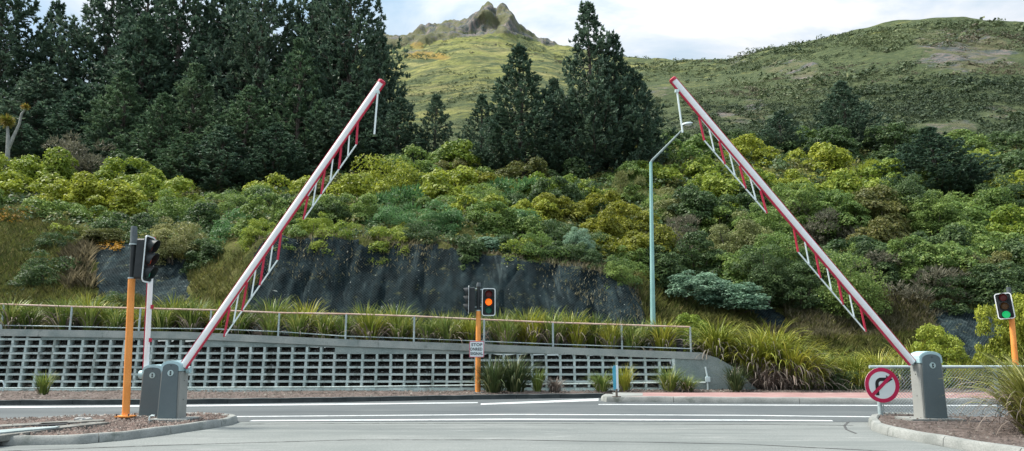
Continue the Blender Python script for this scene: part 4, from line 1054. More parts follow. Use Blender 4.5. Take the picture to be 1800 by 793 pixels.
# drain pit pieces on the left island
M['pitconc'] = surf('pit_concrete', (.10, .10, .09), (.22, .22, .20), 4, .9, (20, .6, .02), (30, .3))
M['pitcover'] = surf('pit_cover', (.20, .25, .25), (.32, .37, .37), 3, .7, (30, .4, .01), (30, .2))
def build_pit():
    o = G(60, 752, ZI)
    r = empty('drain_pit', o, 'open concrete drain pit with its cover slid aside on the left island', 'drain')
    q = lambda a, b, z=ZI + .02: G(a, b, z) - o
    def slab(name, pts, th, mat, z):
        ps = [q(a, b, z) for a, b in pts]; n = len(ps)
        vs = [Vector((p.x, p.y, p.z)) for p in ps] + [Vector((p.x, p.y, p.z - th)) for p in ps]
        MB().add(vs, [tuple(range(n)), tuple(range(2 * n - 1, n - 1, -1))] + [(i, i + n, (i + 1) % n + n, (i + 1) % n) for i in range(n)]).build(name, mat, r)
    slab('rim', [(-160, 756), (-10, 747), (150, 737.5), (185, 737), (180, 739), (20, 748.5), (-160, 758.5)], .09, M['pitconc'], ZI + .03)
    slab('front_rim', [(-60, 766), (100, 748.5), (170, 741.5), (195, 742), (115, 751), (-40, 771)], .08, M['pitconc'], ZI + .03)
    slab('dark_opening', [(58, 748), (75, 743.5), (118, 741.5), (124, 743.5), (108, 746.5)], .02, M['signblack'], ZI + .03)  # flat black plate, painted dark in place of the shade inside the pit
    slab('cover', [(-70, 761), (50, 751.5), (105, 748.6), (98, 751), (-60, 766)], .02, M['pitcover'], ZI + .05)
build_pit()
import bmesh
def stone(px, py, s, label, z=ZI):
    bm = bmesh.new(); bmesh.ops.create_icosphere(bm, subdivisions=2, radius=1)
    sd_ = random.random() * 50
    for v in bm.verts:
        n = float(fbm(np.array(v.co.x * 1.3 + sd_), np.array(v.co.y * 1.3 + v.co.z), 3, 2)); v.co *= (1 + n * .7); v.co.x *= s[0]; v.co.y *= s[1]; v.co.z *= s[2]
    me = bpy.data.meshes.new('stone'); bm.to_mesh(me); bm.free()
    o = mobj('stone', me, M['rock']); p = G(px, py, z); o.location = (p.x, p.y, z + s[2] * .35); tag(o, label, 'stone', 'stones on the left island')
stone(140, 741, (.10, .08, .06), 'pale round stone lying left of the other on the island mulch')
stone(154, 740.5, (.085, .07, .055), 'pale flat stone lying nearer the orange pole on the mulch')

# ------------------------------------------------------------------ vegetation prototypes
def mesh_join(parts):
    Vs, Fs, n = [], [], 0
    for V, Fc in parts: Vs.append(V); Fs.append(Fc + n); n += len(V)
    return np.concatenate(Vs), np.concatenate(Fs)

def bush_proto(seed, nl, leaf, nleaf, lobe=(.11, .2), asp=.55, flat=.35, stem=True, shape='dome', spiky=0.0):
    """unit bush: radius .5 in x,y; height 1"""
    g = np.random.default_rng(seed)
    c = []; rad = []
    tries = 0
    ns = int(g.integers(3, 6)); sub = [(np.zeros(2), .46, 1.0), (np.zeros(2), .44, .9)]
    for k in range(ns):
        aa = g.uniform(0, 6.283); sub.append((np.array([math.cos(aa), math.sin(aa)]) * g.uniform(.18, .36), g.uniform(.20, .32), g.uniform(.45, .92)))
    while len(c) < nl and tries < 4000:
        tries += 1
        so_, sr_, sh_ = sub[int(g.integers(0, len(sub)))]
        a = g.uniform(0, 2 * math.pi); h = g.uniform(.12, .90) ** .9
        rr = sr_ * math.sqrt(max(0, 1 - (max(h - .35, 0) / .66) ** 2)) * (1 if h > .3 else .86)
        q = np.array([math.cos(a), math.sin(a)]) * max(0, rr - .05) * g.uniform(.55, 1.0)
        q = q + so_; p = np.array([q[0], q[1], h * sh_]); r_ = g.uniform(*lobe)
        if all(np.linalg.norm((p - k) * np.array([1, 1, .9])) > .55 * r_ for k in c): c.append(p); rad.append(r_)
    c = np.array(c); rad = np.array(rad)
    w = rad ** 2; w /= w.sum(); cnt = g.multinomial(nleaf, w)
    idx = np.repeat(np.arange(len(c)), cnt)
    d = g.normal(size=(len(idx), 3)); d /= np.linalg.norm(d, axis=1, keepdims=True); d[:, 2] = np.where(d[:, 2] < -.25, -d[:, 2], d[:, 2])
    # each lobe is lumpy: radius by direction
    lump = 1 + .55 * (vnoise(d[:, 0] * 2.3 + idx * 3.1 + 50, d[:, 1] * 2.3 + d[:, 2] * 2.3 + 50, 5) - .5)
    rr = rad[idx] * lump * g.uniform(.62, 1.06, len(idx)) ** .6
    p = c[idx] + d * rr[:, None] * np.array([1.1, 1.1, 1.0])
    keep = p[:, 2] > .01
    p, d = p[keep], d[keep]
    nn = d + g.normal(scale=.55, size=d.shape); nn[:, 2] += flat
    s = leaf * g.uniform(.6, 1.4, len(p))
    parts = [cards(p, nn, s, asp, g)]
    if spiky > 0:
        m = int(nleaf * spiky); ii = g.integers(0, len(p), m); pp = p[ii]; dd = d[ii] + g.normal(scale=.35, size=(m, 3)); dd[:, 2] += .6; dd /= np.linalg.norm(dd, axis=1, keepdims=True)
        L_ = leaf * g.uniform(1.2, 2.6, m); side = np.cross(dd, g.normal(size=(m, 3))); side /= np.linalg.norm(side, axis=1, keepdims=True); side *= leaf * .22
        V = np.stack([pp - side, pp + dd * L_[:, None] * .5 - side * .8, pp + dd * L_[:, None], pp + side], 1).reshape(-1, 3)
        parts.append((V, np.arange(len(V)).reshape(-1, 4)))
    V, Fc = mesh_join(parts)
    me = fastmesh('shrub_foliage', V, Fc)
    sm = MB()
    for k in range(min(14, len(c))):
        q = c[g.integers(0, len(c))]; m = q * np.array([.45, .45, .45])
        sm.tube([(q[0] * .12, q[1] * .12, -.12), m, q * .98], [.022, .013, .005], 5, cap=False)
    ms = bpy.data.meshes.new('shrub_stems'); ms.from_pydata([tuple(v) for v in sm.v], [], sm.f); ms.update()
    return me, ms

def pine_proto(seed, h, rbase, dens=1.0, wind=0.0):
    g = np.random.default_rng(seed); tb = MB(); bl = []
    top = np.array([g.normal(scale=.25), g.normal(scale=.25), h])
    tb.tube([(0, 0, -.6), (top[0] * .5, top[1] * .5, h * .5), tuple(top * .985)], [h * .016, h * .010, .025], 7)
    z = h * .06
    P0, D0, Ls = [], [], []
    def tuft(p, d, n, ln):
        for _ in range(n): P0.append(p); D0.append(d + g.normal(scale=.42, size=3)); Ls.append(ln * g.uniform(.7, 1.25))
    while z < h * .97:
        f = z / h; rmax = rbase * (min(1, (1 - f) ** 1.02 * 1.42)) * (0.75 + .25 * min(1, f / .12))
        nb = int(g.integers(5, 8)); a0 = g.uniform(0, 6.28)
        for k in range(nb):
            a = a0 + 6.283 * k / nb + g.normal(scale=.25); Lb = max(.35, rmax * g.uniform(.62, 1.12)); c_ = np.array([math.cos(a), math.sin(a), 0])
            rise = g.uniform(.0, .22) + .35 * f
            base = top * f; base[2] = z
            def bp(t): return base + c_ * Lb * t + np.array([0, 0, Lb * (rise * t - .24 * math.sin(math.pi * t) * (1 - f) + .34 * t ** 3)])
            if Lb > .6: tb.tube([tuple(bp(0)), tuple(bp(.5)), tuple(bp(.95))], [.012 * Lb + .01, .007 * Lb + .008, .006], 4, cap=False)
            nt_ = max(4, int(Lb * 6.6 * dens))
            for j in range(nt_):
                t = g.uniform(.22, 1.0) ** .8; p = bp(t); side = np.array([-c_[1], c_[0], 0]) * g.choice([-1, 1])
                tl = Lb * .34 * (1.15 - t) * g.uniform(.5, 1.2) + .12
                dd = side * g.uniform(.4, 1) + c_ * .6 + np.array([0, 0, g.uniform(.05, .7)]); dd /= np.linalg.norm(dd)
                e = p + dd * tl
                m = max(2, int(tl / .16))
                for q in range(m): tuft(p + dd * tl * (q + 1) / m, dd, int(4 * dens) + 1, .26)
                # upturned candle
                if g.uniform() < .35: 
                    tuft(e, np.array([0, 0, 1.1]), 3, .34); tuft(e + np.array([0, 0, .16]), np.array([0, 0, 1.6]), 3, .30)
            tuft(bp(1.0), c_ * .4 + np.array([0, 0, .9]), 7, .34)
        z += h * g.uniform(.032, .050) * (1.15 - .40 * f)
    for q in range(8): tuft(top * (1 - .012 * q), np.array([0, 0, 1.0]), 7, .34)
    P0 = np.array(P0); D0 = np.array(D0); D0 /= np.linalg.norm(D0, axis=1, keepdims=True); Ls = np.array(Ls); n = len(P0)
    side = np.cross(D0, g.normal(size=(n, 3))); side /= np.linalg.norm(side, axis=1, keepdims=True); side *= (Ls * .20)[:, None]
    V = np.stack([P0 - D0 * Ls[:, None] * .15, P0 + D0 * Ls[:, None] * .35 + side, P0 + D0 * Ls[:, None], P0 + D0 * Ls[:, None] * .35 - side], 1).reshape(-1, 3)
    me = fastmesh('pine_crown', V, np.arange(len(V)).reshape(-1, 4))
    mt = bpy.data.meshes.new('pine_trunk'); mt.from_pydata([tuple(v) for v in tb.v], [], tb.f); mt.update()
    return me, mt, h, rbase

def flax_proto(seed, nb, ln=1.0, wd=.035, droop=.75, spread=.5, dead=0.15, seg=7):
    """flax clump about ln tall; straps arch outwards"""
    g = np.random.default_rng(seed); out = {'live': [], 'dead': []}
    for i in range(nb):
        isd = g.uniform() < dead
        a = g.uniform(0, 6.283); b0 = g.uniform(0, spread) ** 1.0; lean = g.uniform(.08, .55) + (.35 if isd else 0)
        L_ = ln * g.uniform(.65, 1.25); dr = droop * g.uniform(.5, 1.5) + (1.0 if isd else 0)
        dirv = np.array([math.cos(a), math.sin(a), 0]); side = np.array([-dirv[1], dirv[0], 0])
        p = dirv * .22 * ln * b0 + np.array([g.normal(scale=.04), g.normal(scale=.04), 0]); th = math.pi / 2 - lean * (.4 + b0); tw = g.normal(scale=.35)
        rows = []; w0 = wd * g.uniform(.7, 1.25)
        for k in range(seg + 1):
            t = k / seg; w = w0 * (1 - t ** 2.2) * (.65 + .7 * min(t * 3, .5)) + .001
            sd2 = side * math.cos(tw * t) + np.array([0, 0, 1]) * math.sin(tw * t)
            rows.append((p - sd2 * w, p + sd2 * w))
            p = p + (dirv * math.cos(th) + np.array([0, 0, 1]) * math.sin(th)) * L_ / seg
            th -= dr * (t + .12) * 1.9 / seg; 
            if p[2] < .02: p[2] = .02; th = 0
        out['dead' if isd else 'live'].append(np.array(rows).reshape(-1, 3))
    res = {}
    for key, bl in out.items():
        if not bl: res[key] = None; continue
        V = np.concatenate(bl); m = 2 * (seg + 1); Fc = []
        base = np.arange(len(bl))[:, None] * m
        Fc = np.concatenate([base + np.array([[2 * k, 2 * k + 1, 2 * k + 3, 2 * k + 2]]) for k in range(seg)])
        res[key] = fastmesh('flax_leaves', V, Fc)
    return res

PROTO = {}
for i in range(4):
    PROTO[('lump', i)] = bush_proto(10 + i, 95, .034, 21000, (.065, .13), .6, .15)
    PROTO[('fine', i)] = bush_proto(30 + i, 80, .026, 22000, (.07, .13), .5, .15)
for i in range(2):
    PROTO[('round', i)] = bush_proto(50 + i, 60, .028, 16000, (.14, .17), .5, .2)
    PROTO[('spike', i)] = bush_proto(60 + i, 40, .034, 9000, (.08, .15), .35, .3, spiky=.5)
    PROTO[('twig', i)] = bush_proto(70 + i, 42, .026, 6500, (.07, .14), .35, .1, spiky=.8)
    PROTO[('low', i)] = bush_proto(80 + i, 120, .034, 17000, (.09, .14), .7, .3)
SH = {}
def shrub_src(kind):
    if kind in SH: return SH[kind]
    me, ms = PROTO[kind]; SH[kind] = (me, ms); return SH[kind]
_shared = {}
def shrub(px, top, wpx, Y, kind, mat, label, group=None, cat='shrub', wide=1.0, name='shrub', minh=.7):
    """px: centre column, top: pixel row of the crown's top, wpx: width in photo pixels, Y: distance"""
    u, dy, dz = ray(px, top); X = u / dy * Y; z = zg(X, Y); zt_ = EYE + Y * dz / dy; w = wpx / F * Y * 1.02
    w *= 1.42 if mat in ('yel', 'blu', 'yeldk', 'ygrn') and 'row' not in label and 'filling' not in label else 1.25; h = max(zt_ - z + .3, w * (.85 if kind != 'low' else .3), minh if kind != 'low' else .4); h = h if kind != 'low' else min(h, w * .45)
    z0 = zt_ - h
    if z0 > z: z0 = z - .1
    v = random.randrange(4 if kind in ('lump', 'fine') else 2); me, ms = PROTO[(kind, v)]
    root = empty(name, (X, Y, z0), label, cat, group)
    f = mobj('foliage', me, None, root)
    if not me.materials: me.materials.append(M['grn'])
    f.material_slots[0].link = 'OBJECT'; f.material_slots[0].material = M[mat]
    s = mobj('stems', ms, M['bark'], root)
    rz = random.uniform(0, 6.28); root.rotation_euler = (0, 0, rz); root.scale = (w, w * wide * random.uniform(.85, 1.1), h)
    return root

G1 = 'bushes on the slope above the wall'
B = [
 # left thicket
 (8, 258, 120, 44, 'lump', 'yel', 'bright yellow-green bush at the foot of the spiky-headed cabbage tree', 'L'),
 (88, 262, 125, 43.5, 'lump', 'ygrn', 'yellow-green bush left of the grey-brown bush under the pines', 'L'),
 (150, 238, 130, 46, 'twig', 'gry', 'grey-brown twiggy bush below the left pines, above the green thicket', 'L'),
 (215, 262, 90, 47, 'lump', 'dk', 'dark green bush just right of the grey-brown twiggy bush', 'L'),
 (50, 300, 135, 40, 'lump', 'yel', 'wide yellow-green bush above the grassy bank at far left', 'L'),
 (140, 305, 100, 39.5, 'lump', 'yel', 'bright domed bush above the black-capped signal pole, left side', 'L'),
 (230, 280, 110, 43, 'lump', 'ygrn', 'fresh green bush under the dark pines above the left signal', 'L'),
 (205, 318, 100, 39, 'lump', 'yel', 'yellow-topped bush directly above the left signal finial', 'L'),
 (280, 300, 110, 41, 'lump', 'ygrn', 'fresh green bush above and right of the left signal head', 'L'),
 (300, 335, 110, 37, 'fine', 'grn', 'mid green bush above the pale round bush beside the left signal', 'L'),
 (0, 335, 90, 38, 'lump', 'grn', 'shaded green bush on top of the grassy bank at the picture edge', 'L'),
 (85, 350, 110, 37, 'lump', 'grn', 'dark green bush at the crest of the left grassy bank', 'L'),
 (160, 352, 90, 37, 'lump', 'grn', 'green bush between the grassy bank crest and the left signal', 'L'),
 (228, 368, 90, 34.5, 'lump', 'dk', 'dark bush right above the left signal pole finial', 'L'),
 (312, 382, 98, 30.5, 'fine', 'pale', 'pale olive round bush just right of the left signal head', 'L'),
 (400, 335, 95, 37, 'fine', 'grn', 'mid green bush below the pines, left of the left boom', 'L'),
 (425, 375, 110, 32, 'fine', 'blu', 'bluish green bush hanging over the left end of the black cut', 'L'),
 (362, 360, 90, 35, 'lump', 'dk', 'dark green bush between the pale round bush and the left boom', 'L'),
 (365, 420, 80, 30, 'lump', 'dk', 'dark low bush at the left end of the black netted cut', 'L'),
 (116, 400, 90, 33, 'fine', 'dk', 'dark bush at the top of the left bank beside yellow flowers', 'L'),
 (95, 440, 110, 29.2, 'fine', 'dk', 'dark green bush low on the left grassy bank', 'L'),
 (190, 400, 60, 31.5, 'low', 'olive', 'small yellow-flecked bush on the dark rock left of the signal', 'L'),
 (210, 505, 100, 27.3, 'fine', 'dk', 'dark low growth under the dark rock behind the left signal', 'L'),
 # centre left
 (505, 300, 110, 42, 'lump', 'yel', 'yellow-green bush touching the left side of the left boom', 'C'),
 (455, 325, 95, 39, 'lump', 'dk', 'dark bush left of the boom between two yellow-green bushes', 'C'),
 (575, 308, 110, 41, 'lump', 'olive', 'olive bush behind the upper fringe of the left boom', 'C'),
 (625, 312, 120, 39, 'lump', 'yel', 'yellow-topped bush right of the left boom, below the round one', 'C'),
 (680, 280, 118, 44, 'round', 'yel', 'bright yellow-green dome-shaped bush right of the left boom', 'C'),
 (590, 345, 130, 35, 'lump', 'olive', 'brownish olive bush behind the lower tip of the upper left fringe', 'C'),
 (530, 350, 100, 34, 'lump', 'grn', 'mid green bush behind the middle of the left boom', 'C'),
 (560, 378, 120, 30.5, 'fine', 'grn', 'green bush on the lip of the black cut right of the left boom', 'C'),
 (505, 365, 80, 32, 'lump', 'dk', 'dark bush directly behind the left boom above the cut', 'C'),
 (710, 330, 130, 38, 'spike', 'blu', 'large blue-green bush in the middle left above the black cut', 'C'),
 (690, 360, 130, 33, 'spike', 'blu', 'deep green spiky bush sitting on the cut below the blue-green one', 'C'),
 (640, 385, 110, 30, 'fine', 'dk', 'dark green bush at the lip of the black cut, left of centre', 'C'),
 (722, 392, 75, 29.8, 'lump', 'yeldk', 'small golden olive bush on the lip of the cut', 'C'),
 (795, 290, 120, 42, 'lump', 'yel', 'tall bright yellow-green bush above the middle signal, upper half', 'C'),
 (835, 335, 100, 37, 'lump', 'yel', 'bright yellow bush just above the middle signal pole', 'C'),
 (805, 378, 100, 32.5, 'lump', 'yeldk', 'golden bush spilling down above the middle signal', 'C'),
 (765, 345, 80, 37, 'lump', 'grn', 'mid green bush left of the bright yellow bush in the centre', 'C'),
 (770, 392, 110, 30.5, 'spike', 'blu', 'blue-green low bush left of the golden bush at the cut', 'C'),
 (870, 298, 110, 43, 'lump', 'yeldk', 'golden olive bush below the left one of the two central pines', 'C'),
 (905, 312, 110, 41, 'spike', 'blu', 'blue-green bush right of the tall yellow-green bush', 'C'),
 (890, 350, 120, 35.5, 'fine', 'blu', 'soft blue-green bush right above the middle signal', 'C'),
 (865, 418, 85, 28.6, 'low', 'silver', 'low silvery bush on the lip of the cut above the middle signal', 'C'),
 (800, 420, 70, 29, 'fine', 'grn', 'small green bush at the lip of the cut left of the silvery one', 'C'),
 (745, 250, 130, 50, 'lump', 'grn', 'green bush under the small pine right of the left boom tip', 'C'),
 (810, 255, 110, 50, 'lump', 'ygrn', 'green bush between the small pine and the central pines', 'C'),
 (740, 285, 100, 46, 'lump', 'grn', 'green bush right behind the yellow-green dome bush', 'C'),
 (965, 302, 100, 42, 'lump', 'ygrn', 'fresh green bush below the gap between the central pines', 'C'),
 (935, 340, 80, 37, 'lump', 'yel', 'yellow bush midway up the slope right of the middle signal', 'C'),
 (985, 340, 90, 37.5, 'lump', 'yeldk', 'golden olive bush below the tallest central pine', 'C'),
 (1020, 310, 100, 42, 'lump', 'ygrn', 'yellow-green bush at the foot of the tallest central pine', 'C'),
 (940, 385, 110, 32, 'lump', 'dk', 'dark green bush over the cut right of the middle signal', 'C'),
 (985, 425, 90, 29.3, 'fine', 'grn', 'deep green low bush on the lip of the cut right of centre', 'C'),
 (910, 415, 80, 29.6, 'fine', 'dk', 'dark low bush between the silvery bush and the green one', 'C'),
 (1018, 400, 52, 29.8, 'fine', 'silver', 'silvery grey-green upright bush at the lip of the cut', 'C'),
 (1055, 335, 100, 38, 'lump', 'yeldk', 'golden bush left of the street lamp, upper row', 'C'),
 (1100, 300, 66, 42.5, 'twig', 'pale', 'pale straw-coloured feathery bush left of the lamp top', 'C'),
 (1110, 350, 100, 36, 'lump', 'yeldk', 'golden olive bush directly left of the street lamp pole', 'C'),
 (1060, 372, 90, 34, 'lump', 'yeldk', 'golden olive bush in the middle row left of the lamp', 'C'),
 (1085, 410, 110, 31, 'lump', 'yeldk', 'dark golden bush at the right end of the cut beside the lamp', 'C'),
 (1135, 395, 90, 32, 'lump', 'yeldk', 'golden olive bush straight behind the street lamp pole', 'C'),
 (1060, 445, 80, 29.2, 'lump', 'dk', 'dark small bush on the sloping right end of the cut', 'C'),
 # right of the lamp
 (1195, 325, 120, 40, 'fine', 'pale', 'pale cream-green bush just right of the street lamp', 'R'),
 (1190, 232, 130, 54, 'lump', 'grn', 'green bush behind the head of the street lamp', 'R'),
 (1165, 275, 120, 48, 'lump', 'ygrn', 'green bush behind the elbow of the street lamp', 'R'),
 (1235, 270, 110, 49, 'lump', 'ygrn', 'green bush left of the right boom, behind its upper fringe', 'R'),
 (1185, 375, 100, 34.5, 'twig', 'gry', 'brownish bush right of the lamp pole below the cream-green bush', 'R'),
 (1150, 425, 90, 31, 'lump', 'dk', 'dark bush at the foot of the slope behind the lamp pole', 'R'),
 (1225, 410, 90, 32, 'lump', 'dk', 'dark bush above the silvery mat right of the lamp', 'R'),
 (1255, 305, 120, 44, 'lump', 'ygrn', 'yellow-green bush left of the right boom, middle height', 'R'),
 (1260, 345, 100, 38, 'lump', 'grn', 'mid green bush above the pale olive bush left of the right boom', 'R'),
 (1290, 372, 125, 34, 'fine', 'pale', 'pale olive bush left of the right boom, above the silvery mat', 'R'),
 (1215, 450, 95, 29.6, 'low', 'silver', 'silvery green mat of leaves right of the lamp, left half', 'R'),
 (1285, 466, 95, 29.2, 'low', 'silver', 'silvery green mat of leaves right of the lamp, right half', 'R'),
 (1345, 360, 110, 36, 'fine', 'grn', 'green bush under the lower tip of the upper right fringe', 'R'),
 (1365, 405, 110, 31.5, 'fine', 'grn', 'deep green bush between the two fringes of the right boom', 'R'),
 (1335, 430, 100, 30, 'fine', 'dk', 'dark green bush right of the pale olive bush', 'R'),
 (1310, 238, 100, 54, 'lump', 'yel', 'yellow-green bush left of the narrow dark pine by the right boom', 'R'),
 (1365, 290, 110, 47, 'lump', 'yel', 'yellow bush below the narrow dark pine by the right boom', 'R'),
 (1420, 245, 120, 53, 'lump', 'yel', 'bright yellow-green bush between the two right pines', 'R'),
 (1490, 258, 90, 51, 'twig', 'yel', 'pale feathery yellow bush below the right pine', 'R'),
 (1545, 280, 110, 48, 'lump', 'ygrn', 'fresh green bush right of the feathery yellow bush', 'R'),
 (1320, 300, 90, 45, 'lump', 'ygrn', 'green bush directly behind the upper right fringe', 'R'),
 (1440, 300, 120, 45, 'lump', 'ygrn', 'yellow-green bush right of the right boom, middle height', 'R'),
 (1500, 310, 110, 44, 'lump', 'ygrn', 'yellow-green bush above the rounded green ones, right side', 'R'),
 (1405, 340, 125, 40, 'twig', 'gry', 'grey-brown bush right behind the middle of the right boom', 'R'),
 (1455, 365, 110, 37, 'twig', 'gry', 'grey-brown bush right of the right boom above the round green bush', 'R'),
 (1510, 345, 90, 40, 'round', 'grn', 'smaller of two rounded green bushes right of the right boom', 'R'),
 (1580, 335, 120, 40, 'round', 'grn', 'larger rounded green bush right of the right boom', 'R'),
 (1540, 385, 110, 35, 'lump', 'olive', 'cream-tipped olive bush below the larger rounded bush', 'R'),
 (1480, 440, 100, 29.5, 'round', 'grn', 'smooth dome-shaped green bush touching the lower right boom', 'R'),
 (1400, 440, 110, 30, 'fine', 'dk', 'deep green bush behind the lower right fringe', 'R'),
 (1585, 430, 150, 31, 'twig', 'gry', 'large grey-brown bush above the right barrier cabinet', 'R'),
 (1530, 425, 80, 32, 'lump', 'dk', 'dark bush between the dome-shaped bush and the grey-brown one', 'R'),
 (1655, 345, 120, 39, 'lump', 'grn', 'green bush below the broad dark pine on the right', 'R'),
 (1640, 395, 110, 34, 'lump', 'dk', 'dark green bush above the grey-brown bush on the right', 'R'),
 (1700, 385, 120, 35, 'lump', 'grn', 'green bush between the broad pine and the right signal', 'R'),
 (1680, 425, 120, 32, 'lump', 'grn', 'green bush up the slope from the right barrier cabinet', 'R'),
 (1775, 300, 110, 43, 'lump', 'yel', 'bright yellow-green bush at the right picture edge, upper', 'R'),
 (1735, 335, 100, 40, 'lump', 'grn', 'green bush left of the bright bush at the right edge', 'R'),
 (1790, 355, 110, 37, 'lump', 'ygrn', 'yellow-green bush at the right picture edge, middle', 'R'),
 (1755, 400, 120, 33, 'lump', 'grn', 'green bush above the right signal head', 'R'),
 (1810, 430, 110, 31, 'lump', 'dk', 'dark bush at the right edge above the signal head', 'R'),
 (1735, 455, 100, 30, 'lump', 'dk', 'dark green bush left of the right signal head', 'R'),
 (1660, 470, 90, 29.8, 'fine', 'dk', 'dark low bush at the top of the right black rock', 'R'),
 (1600, 290, 110, 47, 'lump', 'grn', 'green bush left of the broad dark pine', 'R'),
 # low, near the road
 (1218, 545, 62, 24.8, 'lump', 'ygrn', 'small yellow-green bush at the end of the wall railing', 'N'),
 (1645, 562, 72, 24.2, 'lump', 'ygrn', 'small fresh green bush just behind the right barrier cabinet', 'N'),
 (1745, 530, 62, 23.8, 'lump', 'yel', 'bright green bush left of the right signal pole', 'N'),
 (1800, 515, 70, 24.0, 'lump', 'yel', 'bright yellow-green bush right of the right signal pole', 'N'),
 (1480, 645, 62, 22.6, 'fine', 'dk', 'small dark green shrub at the kerb between flax clumps', 'N'),
 (1225, 575, 50, 24.2, 'fine', 'dk', 'dark low bush behind the last railing post', 'N'),
]
for (px, top, w, Y, kind, mt, lab, reg) in B:
    shrub(px, top, w, Y, kind, mt, lab, G1 if reg != 'N' else 'small bushes near the road', 'bush', name='bush')

def undergrowth():
    g = np.random.default_rng(12)
    for nm, mt, n, sd_, lab in (('undergrowth', 'dk', 5200, 1, 'dark undergrowth between the bushes on the slope'), ('undergrowth', 'olive', 2600, 2, 'olive undergrowth between the bushes on the slope')):
        U = g.uniform(-.95, .95, n); Y = g.uniform(27.6, 61.5, n); X = U * Y; Z = z_near(X, Y); px, py = proj(X, Y, Z)
        ok = ~((px < 150) & (Y < 35)) & ~((px > 1120) & (Y < 31.0)) & ~((px < 430) & (Y < 31)); q = ~inpoly(px, py, CUT)
        k = ok & q; C = np.stack([X, Y, Z], -1)[k]; rr_ = g.uniform(.25, .75, len(C)) * np.interp(C[:, 1], [28, 45], [.6, 1.2])
        V, Fc = leafclumps(C, rr_, 46, .26, 20 + sd_, .4)
        tag(mobj(nm, fastmesh(nm, V, Fc), M[mt]), lab, 'undergrowth', kind='stuff')
undergrowth()
# background fill of the thicket: indistinguishable bushes behind the named ones
def fill(xs, Yr, tops, mts, label, group, n, wr=(80, 120)):
    for i in range(n):
        px = xs[0] + (xs[1] - xs[0]) * (i + random.uniform(.2, .8)) / n; Y = random.uniform(*Yr)
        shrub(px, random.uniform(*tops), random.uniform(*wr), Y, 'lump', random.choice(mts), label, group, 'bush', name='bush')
fill((445, 1125), (28.0, 28.9), (385, 400), ['dk', 'grn', 'blu', 'olive', 'dk'], 'dark green low bush in the row overhanging the lip of the black cut', 'low bushes along the lip of the cut', 0, (80, 110))
def row(x0, x1, n, Yr, dtop, curve, wr, mts, label, group, kinds=('lump', 'fine')):
    for i in range(n):
        px = x0 + (x1 - x0) * (i + random.uniform(.2, .8)) / n
        top = float(np.interp(px, [a for a, b in curve], [b for a, b in curve])) - random.uniform(*dtop)
        shrub(px, top, random.uniform(*wr), random.uniform(*Yr), random.choice(kinds), random.choice(mts), label, group, 'bush', name='bush', minh=.4)
LIP = [(440, 440), (470, 418), (520, 410), (620, 418), (800, 432), (960, 450), (1060, 470), (1130, 520)]
row(445, 1110, 15, (27.9, 28.6), (18, 42), LIP, (60, 95), ['dk', 'grn', 'blu', 'ygrn', 'grn'], 'green low bush in the row overhanging the lip of the black cut', 'low bushes along the lip of the cut')
row(440, 1130, 12, (30, 32), (60, 85), LIP, (80, 110), ['grn', 'dk', 'blu', 'dk', 'grn'], 'green bush in the second row up from the lip of the black cut', 'bushes in the second row above the cut')
row(-20, 430, 9, (34, 36), (0, 25), [(-20, 395), (100, 400), (430, 410)], (80, 110), ['grn', 'dk', 'ygrn', 'grn'], 'green bush in the front row along the top of the left grassy bank', 'front row bushes on the left bank')
row(1150, 1820, 13, (31, 34), (0, 35), [(1150, 450), (1500, 450), (1820, 450)], (80, 120), ['grn', 'dk', 'dk', 'olive'], 'shaded green bush in the front row above the right grassy bank', 'front row bushes on the right bank')
row(430, 1800, 22, (38, 43), (0, 35), [(430, 345), (1800, 345)], (90, 120), ['grn', 'dk', 'dk', 'grn', 'olive'], 'green bush filling the middle of the thicket between the taller ones', 'bushes in the middle of the thicket')
fill((1160, 1800), (56, 62), (215, 250), ['dk', 'grn', 'dk'], 'dark green bush in the far row at the foot of the open hill', 'bushes at the foot of the hill', 14, (70, 100))
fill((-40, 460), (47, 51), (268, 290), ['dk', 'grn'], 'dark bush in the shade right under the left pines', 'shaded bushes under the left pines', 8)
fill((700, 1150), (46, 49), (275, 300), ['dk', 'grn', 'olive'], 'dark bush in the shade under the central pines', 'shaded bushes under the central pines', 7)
fill((1560, 1820), (50, 55), (255, 290), ['dk', 'grn', 'ygrn'], 'green bush on the upper slope right of the broad dark pine', 'bushes on the upper right slope', 7)

PN = [pine_proto(101, 15, 3.6), pine_proto(102, 14, 3.3), pine_proto(103, 16, 4.2), pine_proto(104, 13, 3.0, .9)]
def pine(px, top, wpx, Y, label, mat='pine', v=None, group='pine trees on the slope', base=None):
    u, dy, dz = ray(px, top); X = u / dy * Y; z = float(z_near(np.array([X]), np.array([min(Y, 61.9)]))[0]) - .3; zt_ = EYE + Y * dz / dy
    me, mt, h, rb = PN[v if v is not None else random.randrange(4)]
    H = max(zt_ - z, 2); sc = H / h; w = wpx / F * Y / 2 / rb * (1.2 if px < 700 else 1.16)
    r = empty('pine_tree', (X, Y, z), label, 'tree', group)
    c = mobj('crown', me, None, r)
    if not me.materials: me.materials.append(M['pine'])
    c.material_slots[0].link = 'OBJECT'; c.material_slots[0].material = M[mat]
    mobj('trunk', mt, M['bark'], r)
    r.scale = (w, w, sc); r.rotation_euler = (0, 0, random.uniform(0, 6.28))
